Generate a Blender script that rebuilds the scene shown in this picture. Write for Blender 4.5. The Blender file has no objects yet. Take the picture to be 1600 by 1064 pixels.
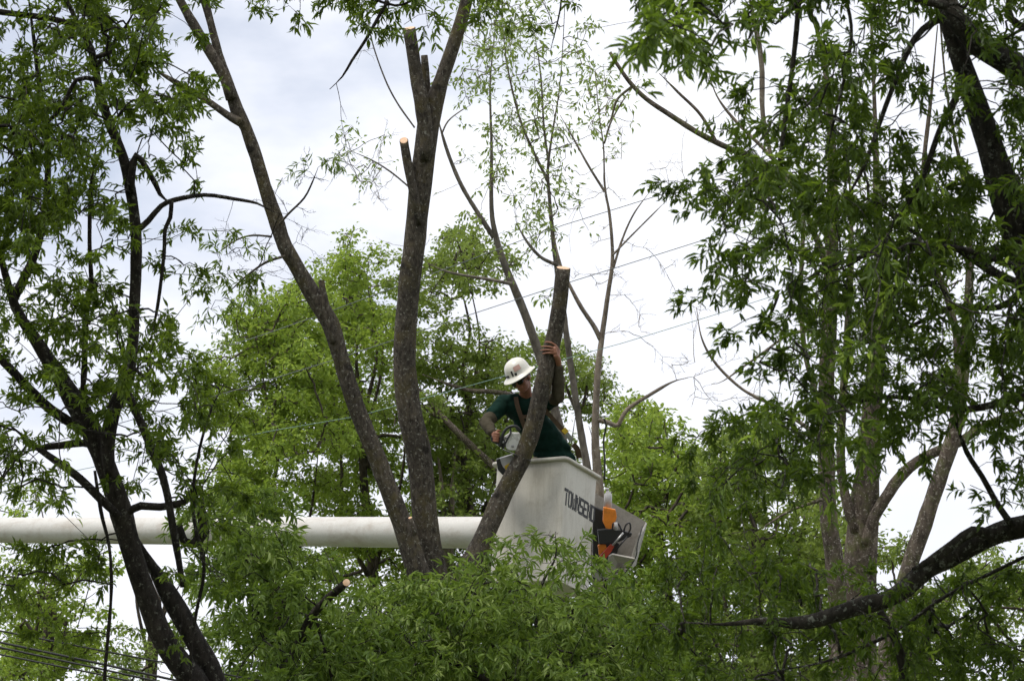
import bpy, bmesh, math, random
import numpy as np
from mathutils import Vector, Matrix, noise as mnoise

random.seed(7)
rng = np.random.default_rng(11)
R = math.radians
sc = bpy.context.scene
COL = sc.collection

# ------------------------------------------------------------------ camera
PITCH = R(18.0)
HFOV = R(23.0)
CAM = np.array([0.0, 0.0, 1.6])
FPX = 800.0 / math.tan(HFOV / 2)
FWD = np.array([0, math.cos(PITCH), math.sin(PITCH)])
UP = np.array([0, -math.sin(PITCH), math.cos(PITCH)])
RIGHT = np.array([1.0, 0, 0])

cam_d = bpy.data.cameras.new('camera')
cam_d.sensor_width = 22.2
cam_d.angle = HFOV
cam_d.clip_start = 0.1
cam_d.clip_end = 5000
cam_d.dof.use_dof = True
cam_d.dof.focus_distance = 22.4
cam_d.dof.aperture_fstop = 6.3
cam = bpy.data.objects.new('camera', cam_d)
COL.objects.link(cam)
cam.location = CAM
cam.rotation_euler = (R(90) + PITCH, 0, 0)
sc.camera = cam

# ------------------------------------------------------------------ sky, sun, exposure
SUN_EL, SUN_AZ = R(62), R(215)          # azimuth clockwise from +Y
world = bpy.data.worlds.new('World')
sc.world = world
world.use_nodes = True
nt = world.node_tree
nt.nodes.clear()
w_out = nt.nodes.new('ShaderNodeOutputWorld')
w_bg = nt.nodes.new('ShaderNodeBackground')
w_sky = nt.nodes.new('ShaderNodeTexSky')
w_sky.sky_type = 'NISHITA'
w_sky.sun_disc = False
w_sky.sun_elevation = SUN_EL
w_sky.sun_rotation = SUN_AZ
w_sky.altitude = 100
w_tc = nt.nodes.new('ShaderNodeTexCoord')
w_map = nt.nodes.new('ShaderNodeMapping')
w_map.inputs['Scale'].default_value = (1.0, 1.0, 2.2)
w_map.inputs['Location'].default_value = (0.35, 0.2, 0.1)
w_n1 = nt.nodes.new('ShaderNodeTexNoise')
w_n1.inputs['Scale'].default_value = 2.6
w_n1.inputs['Detail'].default_value = 7
w_n1.inputs['Roughness'].default_value = 0.55
w_r1 = nt.nodes.new('ShaderNodeValToRGB')         # cloud cover
w_r1.color_ramp.elements[0].position = 0.30
w_r1.color_ramp.elements[0].color = (0.35, 0.35, 0.35, 1)
w_r1.color_ramp.elements[1].position = 0.44
w_r1.color_ramp.elements[1].color = (1, 1, 1, 1)
w_n2 = nt.nodes.new('ShaderNodeTexNoise')
w_n2.inputs['Scale'].default_value = 5.0
w_n2.inputs['Detail'].default_value = 5
w_r2 = nt.nodes.new('ShaderNodeValToRGB')         # cloud brightness
w_r2.color_ramp.elements[0].position = 0.35
w_r2.color_ramp.elements[0].color = (6.3, 6.5, 7.15, 1)
w_r2.color_ramp.elements[1].position = 0.70
w_r2.color_ramp.elements[1].color = (7.5, 7.65, 8.1, 1)
w_mix = nt.nodes.new('ShaderNodeMix')
w_mix.data_type = 'RGBA'
L = nt.links.new
L(w_tc.outputs['Generated'], w_map.inputs['Vector'])
L(w_map.outputs['Vector'], w_n1.inputs['Vector'])
L(w_map.outputs['Vector'], w_n2.inputs['Vector'])
L(w_n1.outputs['Fac'], w_r1.inputs['Fac'])
L(w_n2.outputs['Fac'], w_r2.inputs['Fac'])
L(w_r1.outputs['Color'], w_mix.inputs['Factor'])
L(w_sky.outputs['Color'], w_mix.inputs['A'])
L(w_r2.outputs['Color'], w_mix.inputs['B'])
L(w_mix.outputs['Result'], w_bg.inputs['Color'])
w_bg.inputs['Strength'].default_value = 0.1
L(w_bg.outputs['Background'], w_out.inputs['Surface'])

sun_d = bpy.data.lights.new('sun', 'SUN')
sun_d.energy = 2.0
sun_d.angle = R(14)
sun_d.color = (1.0, 0.96, 0.9)
sun = bpy.data.objects.new('sun', sun_d)
COL.objects.link(sun)
sdir = Vector((math.sin(SUN_AZ) * math.cos(SUN_EL), math.cos(SUN_AZ) * math.cos(SUN_EL), math.sin(SUN_EL)))
sun.rotation_euler = sdir.to_track_quat('Z', 'Y').to_euler()
sun.location = (-20, -20, 60)

sc.view_settings.view_transform = 'Standard'
sc.view_settings.look = 'None'
sc.view_settings.exposure = 0.6
sc.view_settings.gamma = 1.0
sc.view_settings.use_curve_mapping = False
sc.render.engine = 'CYCLES'
sc.cycles.use_denoising = True
sc.cycles.max_bounces = 5
sc.cycles.diffuse_bounces = 3
sc.cycles.transmission_bounces = 3
sc.cycles.use_adaptive_sampling = True
sc.cycles.adaptive_threshold = 0.03
sc.render.film_transparent = False

# ------------------------------------------------------------------ helpers
def P(px, py, d):
    """World point seen at source pixel (px,py) of the 1600x1064 frame at depth d metres."""
    return CAM + d * ((px - 800) / FPX * RIGHT + (532 - py) / FPX * UP + FWD)

def unit(v):
    v = np.asarray(v, float)
    return v / (np.linalg.norm(v, axis=-1, keepdims=True) + 1e-12)

class Acc:
    def __init__(s):
        s.v = []; s.loops = []; s.tot = []; s.tint = []; s.n = 0
    def add(s, verts, faces, tint=None):
        verts = np.asarray(verts, float).reshape(-1, 3)
        s.v.append(verts)
        for f in faces:
            s.loops.extend([i + s.n for i in f]); s.tot.append(len(f))
        s.tint.append(np.full(len(verts), 0.5) if tint is None else np.asarray(tint, float))
        s.n += len(verts)
    def add_many(s, verts, loops, tots, tint):
        s.v.append(verts); s.loops.extend((loops + s.n).tolist()); s.tot.extend(tots.tolist())
        s.tint.append(tint); s.n += len(verts)
    def mesh(s, name, origin, smooth=True):
        me = bpy.data.meshes.new(name)
        v = np.concatenate(s.v) - np.asarray(origin)
        me.vertices.add(len(v)); me.vertices.foreach_set('co', v.astype(np.float32).ravel())
        lp = np.array(s.loops, np.int32); tt = np.array(s.tot, np.int32)
        me.loops.add(len(lp)); me.loops.foreach_set('vertex_index', lp)
        me.polygons.add(len(tt))
        me.polygons.foreach_set('loop_start', np.concatenate([[0], np.cumsum(tt)[:-1]]).astype(np.int32))
        me.polygons.foreach_set('use_smooth', np.full(len(tt), smooth))
        a = me.attributes.new('tint', 'FLOAT', 'POINT')
        a.data.foreach_set('value', np.concatenate(s.tint).astype(np.float32))
        me.update(calc_edges=True)
        return me

def link(name, me, mat, parent=None, kind=None, loc=None):
    o = bpy.data.objects.new(name, me)
    COL.objects.link(o)
    if mat is not None and me is not None and not len(me.materials): me.materials.append(mat)
    if parent is not None: o.parent = parent
    if loc is not None: o.location = loc
    if kind: o['kind'] = kind
    return o

def empty(name, loc, label, cat, group=None):
    o = bpy.data.objects.new(name, None)
    COL.objects.link(o)
    o.empty_display_size = 0.2
    o.location = loc
    o['label'] = label; o['category'] = cat
    if group: o['group'] = group
    return o

def wloc(o):
    p = np.array(o.location)
    while o.parent is not None:
        o = o.parent; p = p + np.array(o.location)
    return p

def part(name, acc, mat, parent, smooth=True, kind=None):
    if acc.n == 0: return None
    return link(name, acc.mesh(name, wloc(parent), smooth), mat, parent, kind)

def bmpart(name, bm, mat, parent, smooth=False, bevel=0.0, origin=None):
    """bm is in world coordinates"""
    if bevel:
        bmesh.ops.bevel(bm, geom=list(bm.edges), offset=bevel, segments=2, affect='EDGES', profile=0.6, clamp_overlap=True)
    bmesh.ops.recalc_face_normals(bm, faces=bm.faces)
    o = wloc(parent) if parent is not None else np.asarray(origin)
    bmesh.ops.translate(bm, vec=Vector(-o), verts=bm.verts)
    me = bpy.data.meshes.new(name); bm.to_mesh(me); bm.free()
    if smooth:
        me.polygons.foreach_set('use_smooth', np.full(len(me.polygons), True))
    return link(name, me, mat, parent, loc=None if parent is not None else o)

def catmull(pts, step):
    pts = np.asarray(pts, float)
    if len(pts) < 3:
        n = max(2, int(np.linalg.norm(pts[1, :3] - pts[0, :3]) / step) + 1)
        t = np.linspace(0, 1, n)[:, None]
        return pts[0] * (1 - t) + pts[1] * t
    q = np.vstack([2 * pts[0] - pts[1], pts, 2 * pts[-1] - pts[-2]])
    out = []
    for i in range(1, len(q) - 2):
        p0, p1, p2, p3 = q[i - 1], q[i], q[i + 1], q[i + 2]
        n = max(1, int(round(np.linalg.norm(p2[:3] - p1[:3]) / step)))
        for k in range(n):
            t = k / n
            out.append(0.5 * (2 * p1 + (p2 - p0) * t + (2 * p0 - 5 * p1 + 4 * p2 - p3) * t * t + (3 * p1 - p0 - 3 * p2 + p3) * t ** 3))
    out.append(q[-2])
    out = np.array(out)
    if out.shape[1] > 3: out[:, 3] = np.maximum(out[:, 3], pts[:, 3].min() * 0.9)
    return out

TUBE_F = {}
def tube(acc, path, rad, sides=8, cap0=True, cap1=True, rough=0.0, seed=0, tint=0.5):
    path = np.asarray(path, float); n = len(path)
    rad = np.broadcast_to(np.asarray(rad, float), (n,))
    tan = unit(np.gradient(path, axis=0))
    ref = np.array([0.3, 0.2, 1.0]) if abs(tan[0][2]) < 0.9 else np.array([1.0, 0.1, 0])
    nrm = unit(np.cross(tan[0], ref)); ns = [nrm]
    for i in range(1, n):
        nrm = unit(nrm - tan[i] * np.dot(nrm, tan[i])); ns.append(nrm)
    ns = np.array(ns); bs = np.cross(tan, ns)
    a = np.arange(sides) / sides * 2 * math.pi
    r = np.repeat(rad[:, None], sides, 1)
    ring = ns[:, None] * np.cos(a)[None, :, None] + bs[:, None] * np.sin(a)[None, :, None]
    if rough:
        base = path[:, None] + ring * r[..., None]
        for i in range(n):
            s = 1.2 / max(rad[i], 0.02)
            for k in range(sides):
                p = Vector(base[i, k] * min(s, 14) + seed)
                r[i, k] *= 1 + rough * (mnoise.noise(p * 0.5) + 0.5 * mnoise.noise(p * 1.4))
    v = (path[:, None] + ring * r[..., None]).reshape(-1, 3)
    key = (n, sides, cap0, cap1)
    if key not in TUBE_F:
        ii = np.arange(n - 1)[:, None] * sides; k = np.arange(sides)[None]; k2 = (k + 1) % sides
        lp = np.stack([ii + k, ii + k2, ii + sides + k2, ii + sides + k], -1).ravel(); tt_ = [4] * ((n - 1) * sides)
        if cap0: lp = np.concatenate([lp, np.arange(sides)[::-1]]); tt_.append(sides)
        if cap1: lp = np.concatenate([lp, (n - 1) * sides + np.arange(sides)]); tt_.append(sides)
        TUBE_F[key] = (lp, np.array(tt_))
    acc.add_many(v, *TUBE_F[key], np.full(len(v), tint))

# ------------------------------------------------------------------ materials
def newmat(name):
    m = bpy.data.materials.new(name); m.use_nodes = True
    t = m.node_tree; t.nodes.clear()
    o = t.nodes.new('ShaderNodeOutputMaterial')
    return m, t, o

def N(t, kind, **kw):
    n = t.nodes.new(kind)
    for k, v in kw.items():
        if k in n.inputs: n.inputs[k].default_value = v
        else: setattr(n, k, v)
    return n

def ramp(t, fac, stops):
    r = t.nodes.new('ShaderNodeValToRGB')
    e = r.color_ramp.elements
    while len(e) < len(stops): e.new(0.5)
    for el, (p, c) in zip(e, stops):
        el.position = p; el.color = (*c, 1) if len(c) == 3 else c
    t.links.new(fac, r.inputs['Fac'])
    return r.outputs['Color']

def mixc(t, fac, a, b, mode='MIX'):
    m = t.nodes.new('ShaderNodeMix'); m.data_type = 'RGBA'; m.blend_type = mode
    for sock, val in (('Factor', fac), ('A', a), ('B', b)):
        if hasattr(val, 'is_linked'): t.links.new(val, m.inputs[sock])
        else: m.inputs[sock].default_value = val if sock == 'Factor' else (*val, 1)
    return m.outputs['Result']

def leaf_mat(name, stops, transl=0.35, tcol=(0.22, 0.34, 0.04), rough=0.5, spec=0.3):
    m, t, o = newmat(name)
    at = N(t, 'ShaderNodeAttribute', attribute_name='tint')
    col = ramp(t, at.outputs['Fac'], stops)
    b = N(t, 'ShaderNodeBsdfPrincipled', Roughness=rough)
    b.inputs['Specular IOR Level'].default_value = spec
    t.links.new(col, b.inputs['Base Color'])
    tr = N(t, 'ShaderNodeBsdfTranslucent')
    t.links.new(mixc(t, 0.6, col, tcol), tr.inputs['Color'])
    mx = N(t, 'ShaderNodeMixShader', Fac=transl)
    t.links.new(b.outputs[0], mx.inputs[1]); t.links.new(tr.outputs[0], mx.inputs[2])
    t.links.new(mx.outputs[0], o.inputs['Surface'])
    return m

def bark_mat(name, dark, light, lichen=(0.34, 0.34, 0.29), lich=0.0, moss=None, scale=30, bump=0.5, stretch=0.35, knots=0):
    m, t, o = newmat(name)
    tc = N(t, 'ShaderNodeTexCoord')
    mp = N(t, 'ShaderNodeMapping'); mp.inputs['Scale'].default_value = (1, 1, stretch)
    t.links.new(tc.outputs['Object'], mp.inputs['Vector'])
    n1 = N(t, 'ShaderNodeTexNoise', Scale=scale, Detail=8.0, Roughness=0.68)
    t.links.new(mp.outputs['Vector'], n1.inputs['Vector'])
    n2 = N(t, 'ShaderNodeTexNoise', Scale=2.6, Detail=4.0)
    t.links.new(tc.outputs['Object'], n2.inputs['Vector'])
    col = ramp(t, n1.outputs['Fac'], [(0.36, dark), (0.66, light)])
    big = ramp(t, n2.outputs['Fac'], [(0.3, (0.62, 0.62, 0.62)), (0.7, (1.25, 1.2, 1.15))])
    col = mixc(t, 1.0, col, big, 'MULTIPLY')
    if moss:
        n4 = N(t, 'ShaderNodeTexNoise', Scale=4.0, Detail=6.0, Roughness=0.7)
        t.links.new(tc.outputs['Object'], n4.inputs['Vector'])
        mf = ramp(t, n4.outputs['Fac'], [(0.5, (0, 0, 0)), (0.66, (0.8, 0.8, 0.8))])
        col = mixc(t, mf, col, moss)
    if lich:
        n3 = N(t, 'ShaderNodeTexNoise', Scale=34.0, Detail=5.0, Roughness=0.75)
        t.links.new(tc.outputs['Object'], n3.inputs['Vector'])
        lf = ramp(t, n3.outputs['Fac'], [(0.60 - 0.08 * lich, (0, 0, 0)), (0.66 - 0.08 * lich, (0.85, 0.85, 0.85))])
        col = mixc(t, lf, col, lichen)
    if knots:
        vo = N(t, 'ShaderNodeTexVoronoi', Scale=knots)
        mp2 = N(t, 'ShaderNodeMapping'); mp2.inputs['Scale'].default_value = (1, 1, 1.5)
        t.links.new(tc.outputs['Object'], mp2.inputs['Vector']); t.links.new(mp2.outputs['Vector'], vo.inputs['Vector'])
        kf = ramp(t, vo.outputs['Distance'], [(0.10, (0.8, 0.8, 0.8)), (0.19, (0, 0, 0))])
        col = mixc(t, kf, col, tuple(0.45 * np.array(dark)))
    b = N(t, 'ShaderNodeBsdfPrincipled', Roughness=0.9)
    b.inputs['Specular IOR Level'].default_value = 0.15
    t.links.new(col, b.inputs['Base Color'])
    bp = N(t, 'ShaderNodeBump', Strength=bump, Distance=0.03)
    t.links.new(n1.outputs['Fac'], bp.inputs['Height'])
    t.links.new(bp.outputs['Normal'], b.inputs['Normal'])
    t.links.new(b.outputs[0], o.inputs['Surface'])
    return m

def plain(name, col, rough=0.5, metal=0.0, var=0.12, scale=20, bump=0.0, spec=0.5, dirt=None, dscale=6, d0=0.52, d1=0.72):
    m, t, o = newmat(name)
    tc = N(t, 'ShaderNodeTexCoord')
    n1 = N(t, 'ShaderNodeTexNoise', Scale=scale, Detail=6.0, Roughness=0.65)
    t.links.new(tc.outputs['Object'], n1.inputs['Vector'])
    c = np.array(col)
    cc = ramp(t, n1.outputs['Fac'], [(0.3, tuple(c * (1 - var))), (0.7, tuple(np.minimum(c * (1 + var), 1)))])
    if dirt is not None:
        n2 = N(t, 'ShaderNodeTexNoise', Scale=dscale, Detail=8.0, Roughness=0.75)
        t.links.new(tc.outputs['Object'], n2.inputs['Vector'])
        df = ramp(t, n2.outputs['Fac'], [(d0, (0, 0, 0)), (d1, (0.7, 0.7, 0.7))])
        cc = mixc(t, df, cc, dirt)
    b = N(t, 'ShaderNodeBsdfPrincipled', Roughness=rough, Metallic=metal)
    b.inputs['Specular IOR Level'].default_value = spec
    t.links.new(cc, b.inputs['Base Color'])
    if bump:
        bp = N(t, 'ShaderNodeBump', Strength=bump, Distance=0.01)
        t.links.new(n1.outputs['Fac'], bp.inputs['Height'])
        t.links.new(bp.outputs['Normal'], b.inputs['Normal'])
    t.links.new(b.outputs[0], o.inputs['Surface'])
    return m

def grimy(name, col, rough, dirt, sc1, sc2, lo, hi, bump=.05):
    m, t, o = newmat(name)
    tc = N(t, 'ShaderNodeTexCoord')
    fine = N(t, 'ShaderNodeTexNoise', Scale=80.0, Detail=6.0, Roughness=0.7); t.links.new(tc.outputs['Object'], fine.inputs['Vector'])
    c = np.array(col); cc = ramp(t, fine.outputs['Fac'], [(0.3, tuple(c * .9)), (0.7, tuple(c * 1.06))])
    for k, sc_ in enumerate((sc1, sc2)):
        mp = N(t, 'ShaderNodeMapping'); mp.inputs['Scale'].default_value = sc_; mp.inputs['Location'].default_value = (3.1 * k, 1.7, 0.4)
        t.links.new(tc.outputs['Object'], mp.inputs['Vector'])
        n = N(t, 'ShaderNodeTexNoise', Scale=1.0, Detail=9.0, Roughness=0.72); t.links.new(mp.outputs['Vector'], n.inputs['Vector'])
        f = ramp(t, n.outputs['Fac'], [(lo + .03 * k, (0, 0, 0)), (hi, (0.62, 0.62, 0.62))]); cc = mixc(t, f, cc, dirt)
    b = N(t, 'ShaderNodeBsdfPrincipled', Roughness=rough); t.links.new(cc, b.inputs['Base Color'])
    bp = N(t, 'ShaderNodeBump', Strength=bump, Distance=0.01); t.links.new(fine.outputs['Fac'], bp.inputs['Height']); t.links.new(bp.outputs['Normal'], b.inputs['Normal'])
    t.links.new(b.outputs[0], o.inputs['Surface'])
    return m

def wood_mat():
    m, t, o = newmat('fresh_cut_wood')
    tc = N(t, 'ShaderNodeTexCoord')
    w = N(t, 'ShaderNodeTexWave', Scale=26.0, Distortion=2.5, Detail=2.0)
    w.wave_type = 'RINGS'; w.rings_direction = 'SPHERICAL'
    t.links.new(tc.outputs['Generated'], w.inputs['Vector'])
    n = N(t, 'ShaderNodeTexNoise', Scale=40.0, Detail=4.0)
    t.links.new(tc.outputs['Object'], n.inputs['Vector'])
    c = ramp(t, w.outputs['Fac'], [(0.0, (0.58, 0.36, 0.23)), (1.0, (0.72, 0.52, 0.36))])
    c = mixc(t, 0.5, c, ramp(t, n.outputs['Fac'], [(0.3, (0.5, 0.27, 0.14)), (0.7, (0.8, 0.58, 0.38))]))
    b = N(t, 'ShaderNodeBsdfPrincipled', Roughness=0.8)
    t.links.new(c, b.inputs['Base Color']); t.links.new(b.outputs[0], o.inputs['Surface'])
    return m

M = {}
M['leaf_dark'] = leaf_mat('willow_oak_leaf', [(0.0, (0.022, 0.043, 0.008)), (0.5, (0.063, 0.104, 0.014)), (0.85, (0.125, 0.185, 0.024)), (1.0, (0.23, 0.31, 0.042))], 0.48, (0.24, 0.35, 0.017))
M['leaf_right'] = leaf_mat('shade_and_sun_oak_leaf', [(0.0, (0.020, 0.040, 0.008)), (0.5, (0.053, 0.091, 0.013)), (0.85, (0.098, 0.155, 0.020)), (1.0, (0.34, 0.46, 0.055))], 0.46, (0.18, 0.28, 0.015))  # canopy shade put into the dark stops, clump sunlight into the top stop
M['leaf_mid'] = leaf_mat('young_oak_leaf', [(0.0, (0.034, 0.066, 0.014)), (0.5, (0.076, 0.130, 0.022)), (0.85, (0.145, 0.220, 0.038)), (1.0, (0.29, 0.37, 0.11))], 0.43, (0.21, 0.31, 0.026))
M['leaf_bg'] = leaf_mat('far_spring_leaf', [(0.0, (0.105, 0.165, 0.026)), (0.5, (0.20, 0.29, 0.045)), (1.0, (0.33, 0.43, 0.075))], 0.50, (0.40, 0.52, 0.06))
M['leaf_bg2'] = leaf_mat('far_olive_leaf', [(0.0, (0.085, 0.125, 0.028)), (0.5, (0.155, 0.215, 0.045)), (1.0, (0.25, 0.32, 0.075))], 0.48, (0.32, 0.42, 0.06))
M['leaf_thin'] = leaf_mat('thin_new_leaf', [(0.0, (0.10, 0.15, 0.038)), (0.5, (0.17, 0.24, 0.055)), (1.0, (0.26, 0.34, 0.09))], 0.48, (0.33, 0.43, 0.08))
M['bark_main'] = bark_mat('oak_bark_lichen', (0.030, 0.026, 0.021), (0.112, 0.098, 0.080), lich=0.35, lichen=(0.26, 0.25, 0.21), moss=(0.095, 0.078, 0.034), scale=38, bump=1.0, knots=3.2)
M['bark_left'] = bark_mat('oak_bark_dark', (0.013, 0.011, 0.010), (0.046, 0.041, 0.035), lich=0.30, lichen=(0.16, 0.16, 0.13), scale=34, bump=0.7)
M['bark_right'] = bark_mat('oak_bark_blackish', (0.014, 0.013, 0.011), (0.055, 0.050, 0.042), lich=0.5, lichen=(0.17, 0.18, 0.15), scale=36, bump=0.7)  # very dark bark with paler lichen specks
M['bark_grey'] = bark_mat('grey_plated_bark', (0.050, 0.040, 0.032), (0.165, 0.136, 0.112), lich=0.5, lichen=(0.36, 0.32, 0.28), moss=(0.11, 0.125, 0.04), scale=18, bump=0.8, stretch=0.25)
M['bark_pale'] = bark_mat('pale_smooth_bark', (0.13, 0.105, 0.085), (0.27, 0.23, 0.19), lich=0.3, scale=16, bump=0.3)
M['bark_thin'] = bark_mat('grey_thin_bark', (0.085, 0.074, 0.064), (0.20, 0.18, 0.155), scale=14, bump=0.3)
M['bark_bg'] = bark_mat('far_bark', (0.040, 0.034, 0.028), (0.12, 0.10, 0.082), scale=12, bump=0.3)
M['wood'] = wood_mat()
M['fiberglass'] = grimy('weathered_white_fibreglass', (0.50, 0.475, 0.41), 0.42, (0.25, 0.21, 0.15), (14, 14, 1.6), (7, 7, 7), 0.50, 0.80)
M['boom_paint'] = grimy('white_boom_paint', (0.56, 0.545, 0.505), 0.38, (0.27, 0.20, 0.13), (0.5, 5, 9), (5, 5, 5), 0.49, 0.80)
M['tray_grey'] = plain('shade_greyed_grimy_fibreglass', (0.30, 0.28, 0.245), 0.5, var=0.1, scale=60, dirt=(0.13, 0.11, 0.085), dscale=7)  # shade on the white tray is put into this grey, dirt over it
M['black_paint'] = plain('faded_black_paint', (0.018, 0.018, 0.02), 0.6, dirt=(0.22, 0.21, 0.19), dscale=55, d0=0.60, d1=0.75)
M['black_plastic'] = plain('black_plastic', (0.018, 0.018, 0.019), 0.45)
M['grey_metal'] = plain('worn_grey_metal', (0.35, 0.35, 0.34), 0.4, metal=0.6, dirt=(0.15, 0.12, 0.09), dscale=30)
M['saw_grey'] = plain('pale_saw_housing', (0.62, 0.61, 0.57), 0.5, dirt=(0.10, 0.08, 0.06), dscale=22, d0=0.52, d1=0.66)
M['white_plastic'] = plain('white_plastic', (0.42, 0.41, 0.41), 0.45, dirt=(0.3, 0.27, 0.24), dscale=25)
M['yellow'] = plain('yellow_label', (0.62, 0.42, 0.03), 0.5)
M['orange'] = plain('orange_plastic', (0.62, 0.19, 0.015), 0.45, dirt=(0.12, 0.06, 0.03), dscale=16)
M['red'] = plain('red_plastic', (0.42, 0.045, 0.02), 0.45, dirt=(0.08, 0.04, 0.03), dscale=20)
M['hat'] = plain('scuffed_white_hat', (0.64, 0.62, 0.55), 0.35, var=0.05, dirt=(0.42, 0.38, 0.30), dscale=16, d0=0.56, d1=0.74)
M['sticker_pink'] = plain('faded_pink_sticker', (0.48, 0.30, 0.25), 0.6)
M['skin'] = plain('shade_darkened_skin', (0.24, 0.105, 0.062), 0.5, var=0.1, scale=40, spec=0.35)  # skin darkened in its base colour for the shade on the worker
M['shirt'] = plain('shade_darkened_green_cotton', (0.0055, 0.0215, 0.0155), 0.9, var=0.25, scale=14, bump=0.2, spec=0.1)  # green shirt, with the worker's shade put into the base colour
M['sleeve'] = plain('olive_brown_knit', (0.058, 0.050, 0.034), 0.95, var=0.12, scale=26, bump=0.3, spec=0.1)  # olive knit, also darkened in colour for shade on the worker
M['trousers'] = plain('tan_canvas', (0.26, 0.21, 0.15), 0.9, var=0.2, scale=20, bump=0.2, spec=0.1)
M['strap'] = plain('worn_tan_webbing', (0.070, 0.043, 0.022), 0.85, var=0.3, scale=40)
M['glass_dark'] = plain('dark_lens', (0.006, 0.006, 0.007), 0.12)
M['hair'] = plain('dark_hair', (0.02, 0.014, 0.01), 0.7)
M['cable'] = plain('black_cable', (0.02, 0.02, 0.02), 0.6)
M['cable_grey'] = plain('grey_wire', (0.10, 0.115, 0.12), 0.5)
M['cable_green'] = plain('verdigris_wire', (0.16, 0.26, 0.22), 0.6)
M['ground'] = plain('leaf_litter_ground', (0.10, 0.10, 0.055), 0.95, var=0.5, scale=0.6, dirt=(0.05, 0.09, 0.025), dscale=0.15, d0=0.4, d1=0.6)

# ------------------------------------------------------------------ ground
gm = bpy.data.meshes.new('ground')
S = 900
gv = [(x, y, 0) for y in np.linspace(-S, S, 25) for x in np.linspace(-S, S, 25)]
gf = [(j * 25 + i, j * 25 + i + 1, (j + 1) * 25 + i + 1, (j + 1) * 25 + i) for j in range(24) for i in range(24)]
gm.from_pydata(gv, [], gf)
go = link('ground', gm, M['ground'], kind='structure')
go['label'] = 'wooded ground covered with leaf litter and grass'

# ------------------------------------------------------------------ trees
class Tree:
    def __init__(s, name, label, base_px, base_depth, bark, group=None, base=None):
        b = P(base_px[0], base_px[1], base_depth) if base is None else np.array(base, float)
        s.base = np.array([b[0], b[1], 0.0])
        s.root = empty(name, s.base, label, 'tree', group)
        s.leafmat = M['leaf_dark']; s.bark = bark; s.nodes = []; s.depth = base_depth; s.k = 0
    def limb(s, name, ctrl, depth=None, sides=10, ws=1.0, ground=False, cut=False, rough=0.10, mat=None, label=None, slant=0.5, slant_dir=-FWD, node=True):
        depth = s.depth if depth is None else depth
        pts = []
        for c in ctrl:
            d = c[3] if len(c) > 3 else depth
            p = P(c[0], c[1], d); pts.append([*p, c[2] * ws * d / FPX])
        if ground:
            p0 = pts[0]
            z = p0[2]; bx, by = s.base[0], s.base[1]
            lo = [[bx, by, -0.15, p0[3] * 1.9], [bx + 0.04 * (p0[0] - bx), by + 0.04 * (p0[1] - by), 0.35, p0[3] * 1.45],
                  [bx + 0.4 * (p0[0] - bx), by + 0.4 * (p0[1] - by), z * 0.5, p0[3] * 1.2]]
            pts = lo + pts
        pts = np.array(pts)
        rmean = pts[:, 3].mean()
        path = catmull(pts, max(0.05, min(0.35, rmean * 1.6)))
        acc = Acc(); s.k += 1
        pp, rr = path[:, :3], path[:, 3]
        if not cut and name in ('limb', 'trunk', 'vine'):
            q = np.linspace(0, 1, len(rr)); rr = rr * np.clip((1 - q) / 0.25, 0.28, 1) ** 0.7
        tube(acc, pp, rr, sides, rough=rough, seed=s.k * 3.1)
        if cut:      # slanted saw cut
            vv = acc.v[-1]; t_ = unit(pp[-1] - pp[-2]); c_ = slant_dir - t_ * np.dot(slant_dir, t_)
            vv[-sides:] -= t_ * ((vv[-sides:] - pp[-1]) @ c_)[:, None] * slant
        o = part(name, acc, mat or s.bark, s.root)
        if label: o['label'] = label
        if node:
            for p, r in zip(pp[::2], rr[::2]): s.nodes.append((p, r))
        if cut:
            a = Acc(); t = unit(pp[-1] - pp[-2]); r = rr[-1] * 0.87
            u = unit(np.cross(t, [0.2, 0.9, 0.4])); w = np.cross(t, u); ns = 20
            e = pp[-1] + t * 0.004
            ring = [e + (u * math.cos(x) + w * math.sin(x)) * r for x in np.linspace(0, 2 * math.pi, ns, endpoint=False)]
            c_ = slant_dir - t * np.dot(slant_dir, t)
            ring = [q - t * np.dot(q - e, c_) * slant for q in ring]
            ringb = [q - t * 0.02 for q in ring]
            c = e + t * 0.003
            a.add(np.array(ring + ringb + [c]), [(i, (i + 1) % ns, 2 * ns) for i in range(ns)] + [(ns + i, ns + (i + 1) % ns, (i + 1) % ns, i) for i in range(ns)])
            part('cut_face', a, M['wood'], o, smooth=False)
        return o

# leaf templates : x = along, y = side, z = normal
LANCE = np.array([[0, 0, 0], [.30, .5, .10], [.32, 0, 0], [.30, -.5, .10], [.68, .42, .02], [.70, 0, -.06], [.68, -.42, .02], [1.0, 0, -.20]])
LANCE_F = [(0, 3, 2), (0, 2, 1), (2, 3, 6, 5), (1, 2, 5, 4), (5, 6, 7), (4, 5, 7)]
DIAM = np.array([[0, 0, 0], [.45, .5, .08], [.5, 0, 0], [.45, -.5, .08], [1.0, 0, -.10]])
DIAM_F = [(0, 3, 2), (0, 2, 1), (2, 3, 4), (1, 2, 4)]
KITE = np.array([[0, 0, 0], [.5, .5, .1], [1.0, 0, -.08], [.5, -.5, .1]])
KITE_F = [(0, 2, 1), (0, 3, 2)]
LOBED = np.array([[0, 0, 0], [.35, .5, .08], [.6, .22, 0], [.8, .4, .05], [1.0, 0, -.12], [.8, -.4, .05], [.6, -.22, 0], [.35, -.5, .08]])
LOBED_F = [(0, 7, 6), (0, 6, 2), (0, 2, 1), (6, 5, 4), (6, 4, 2), (2, 4, 3)]

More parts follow.
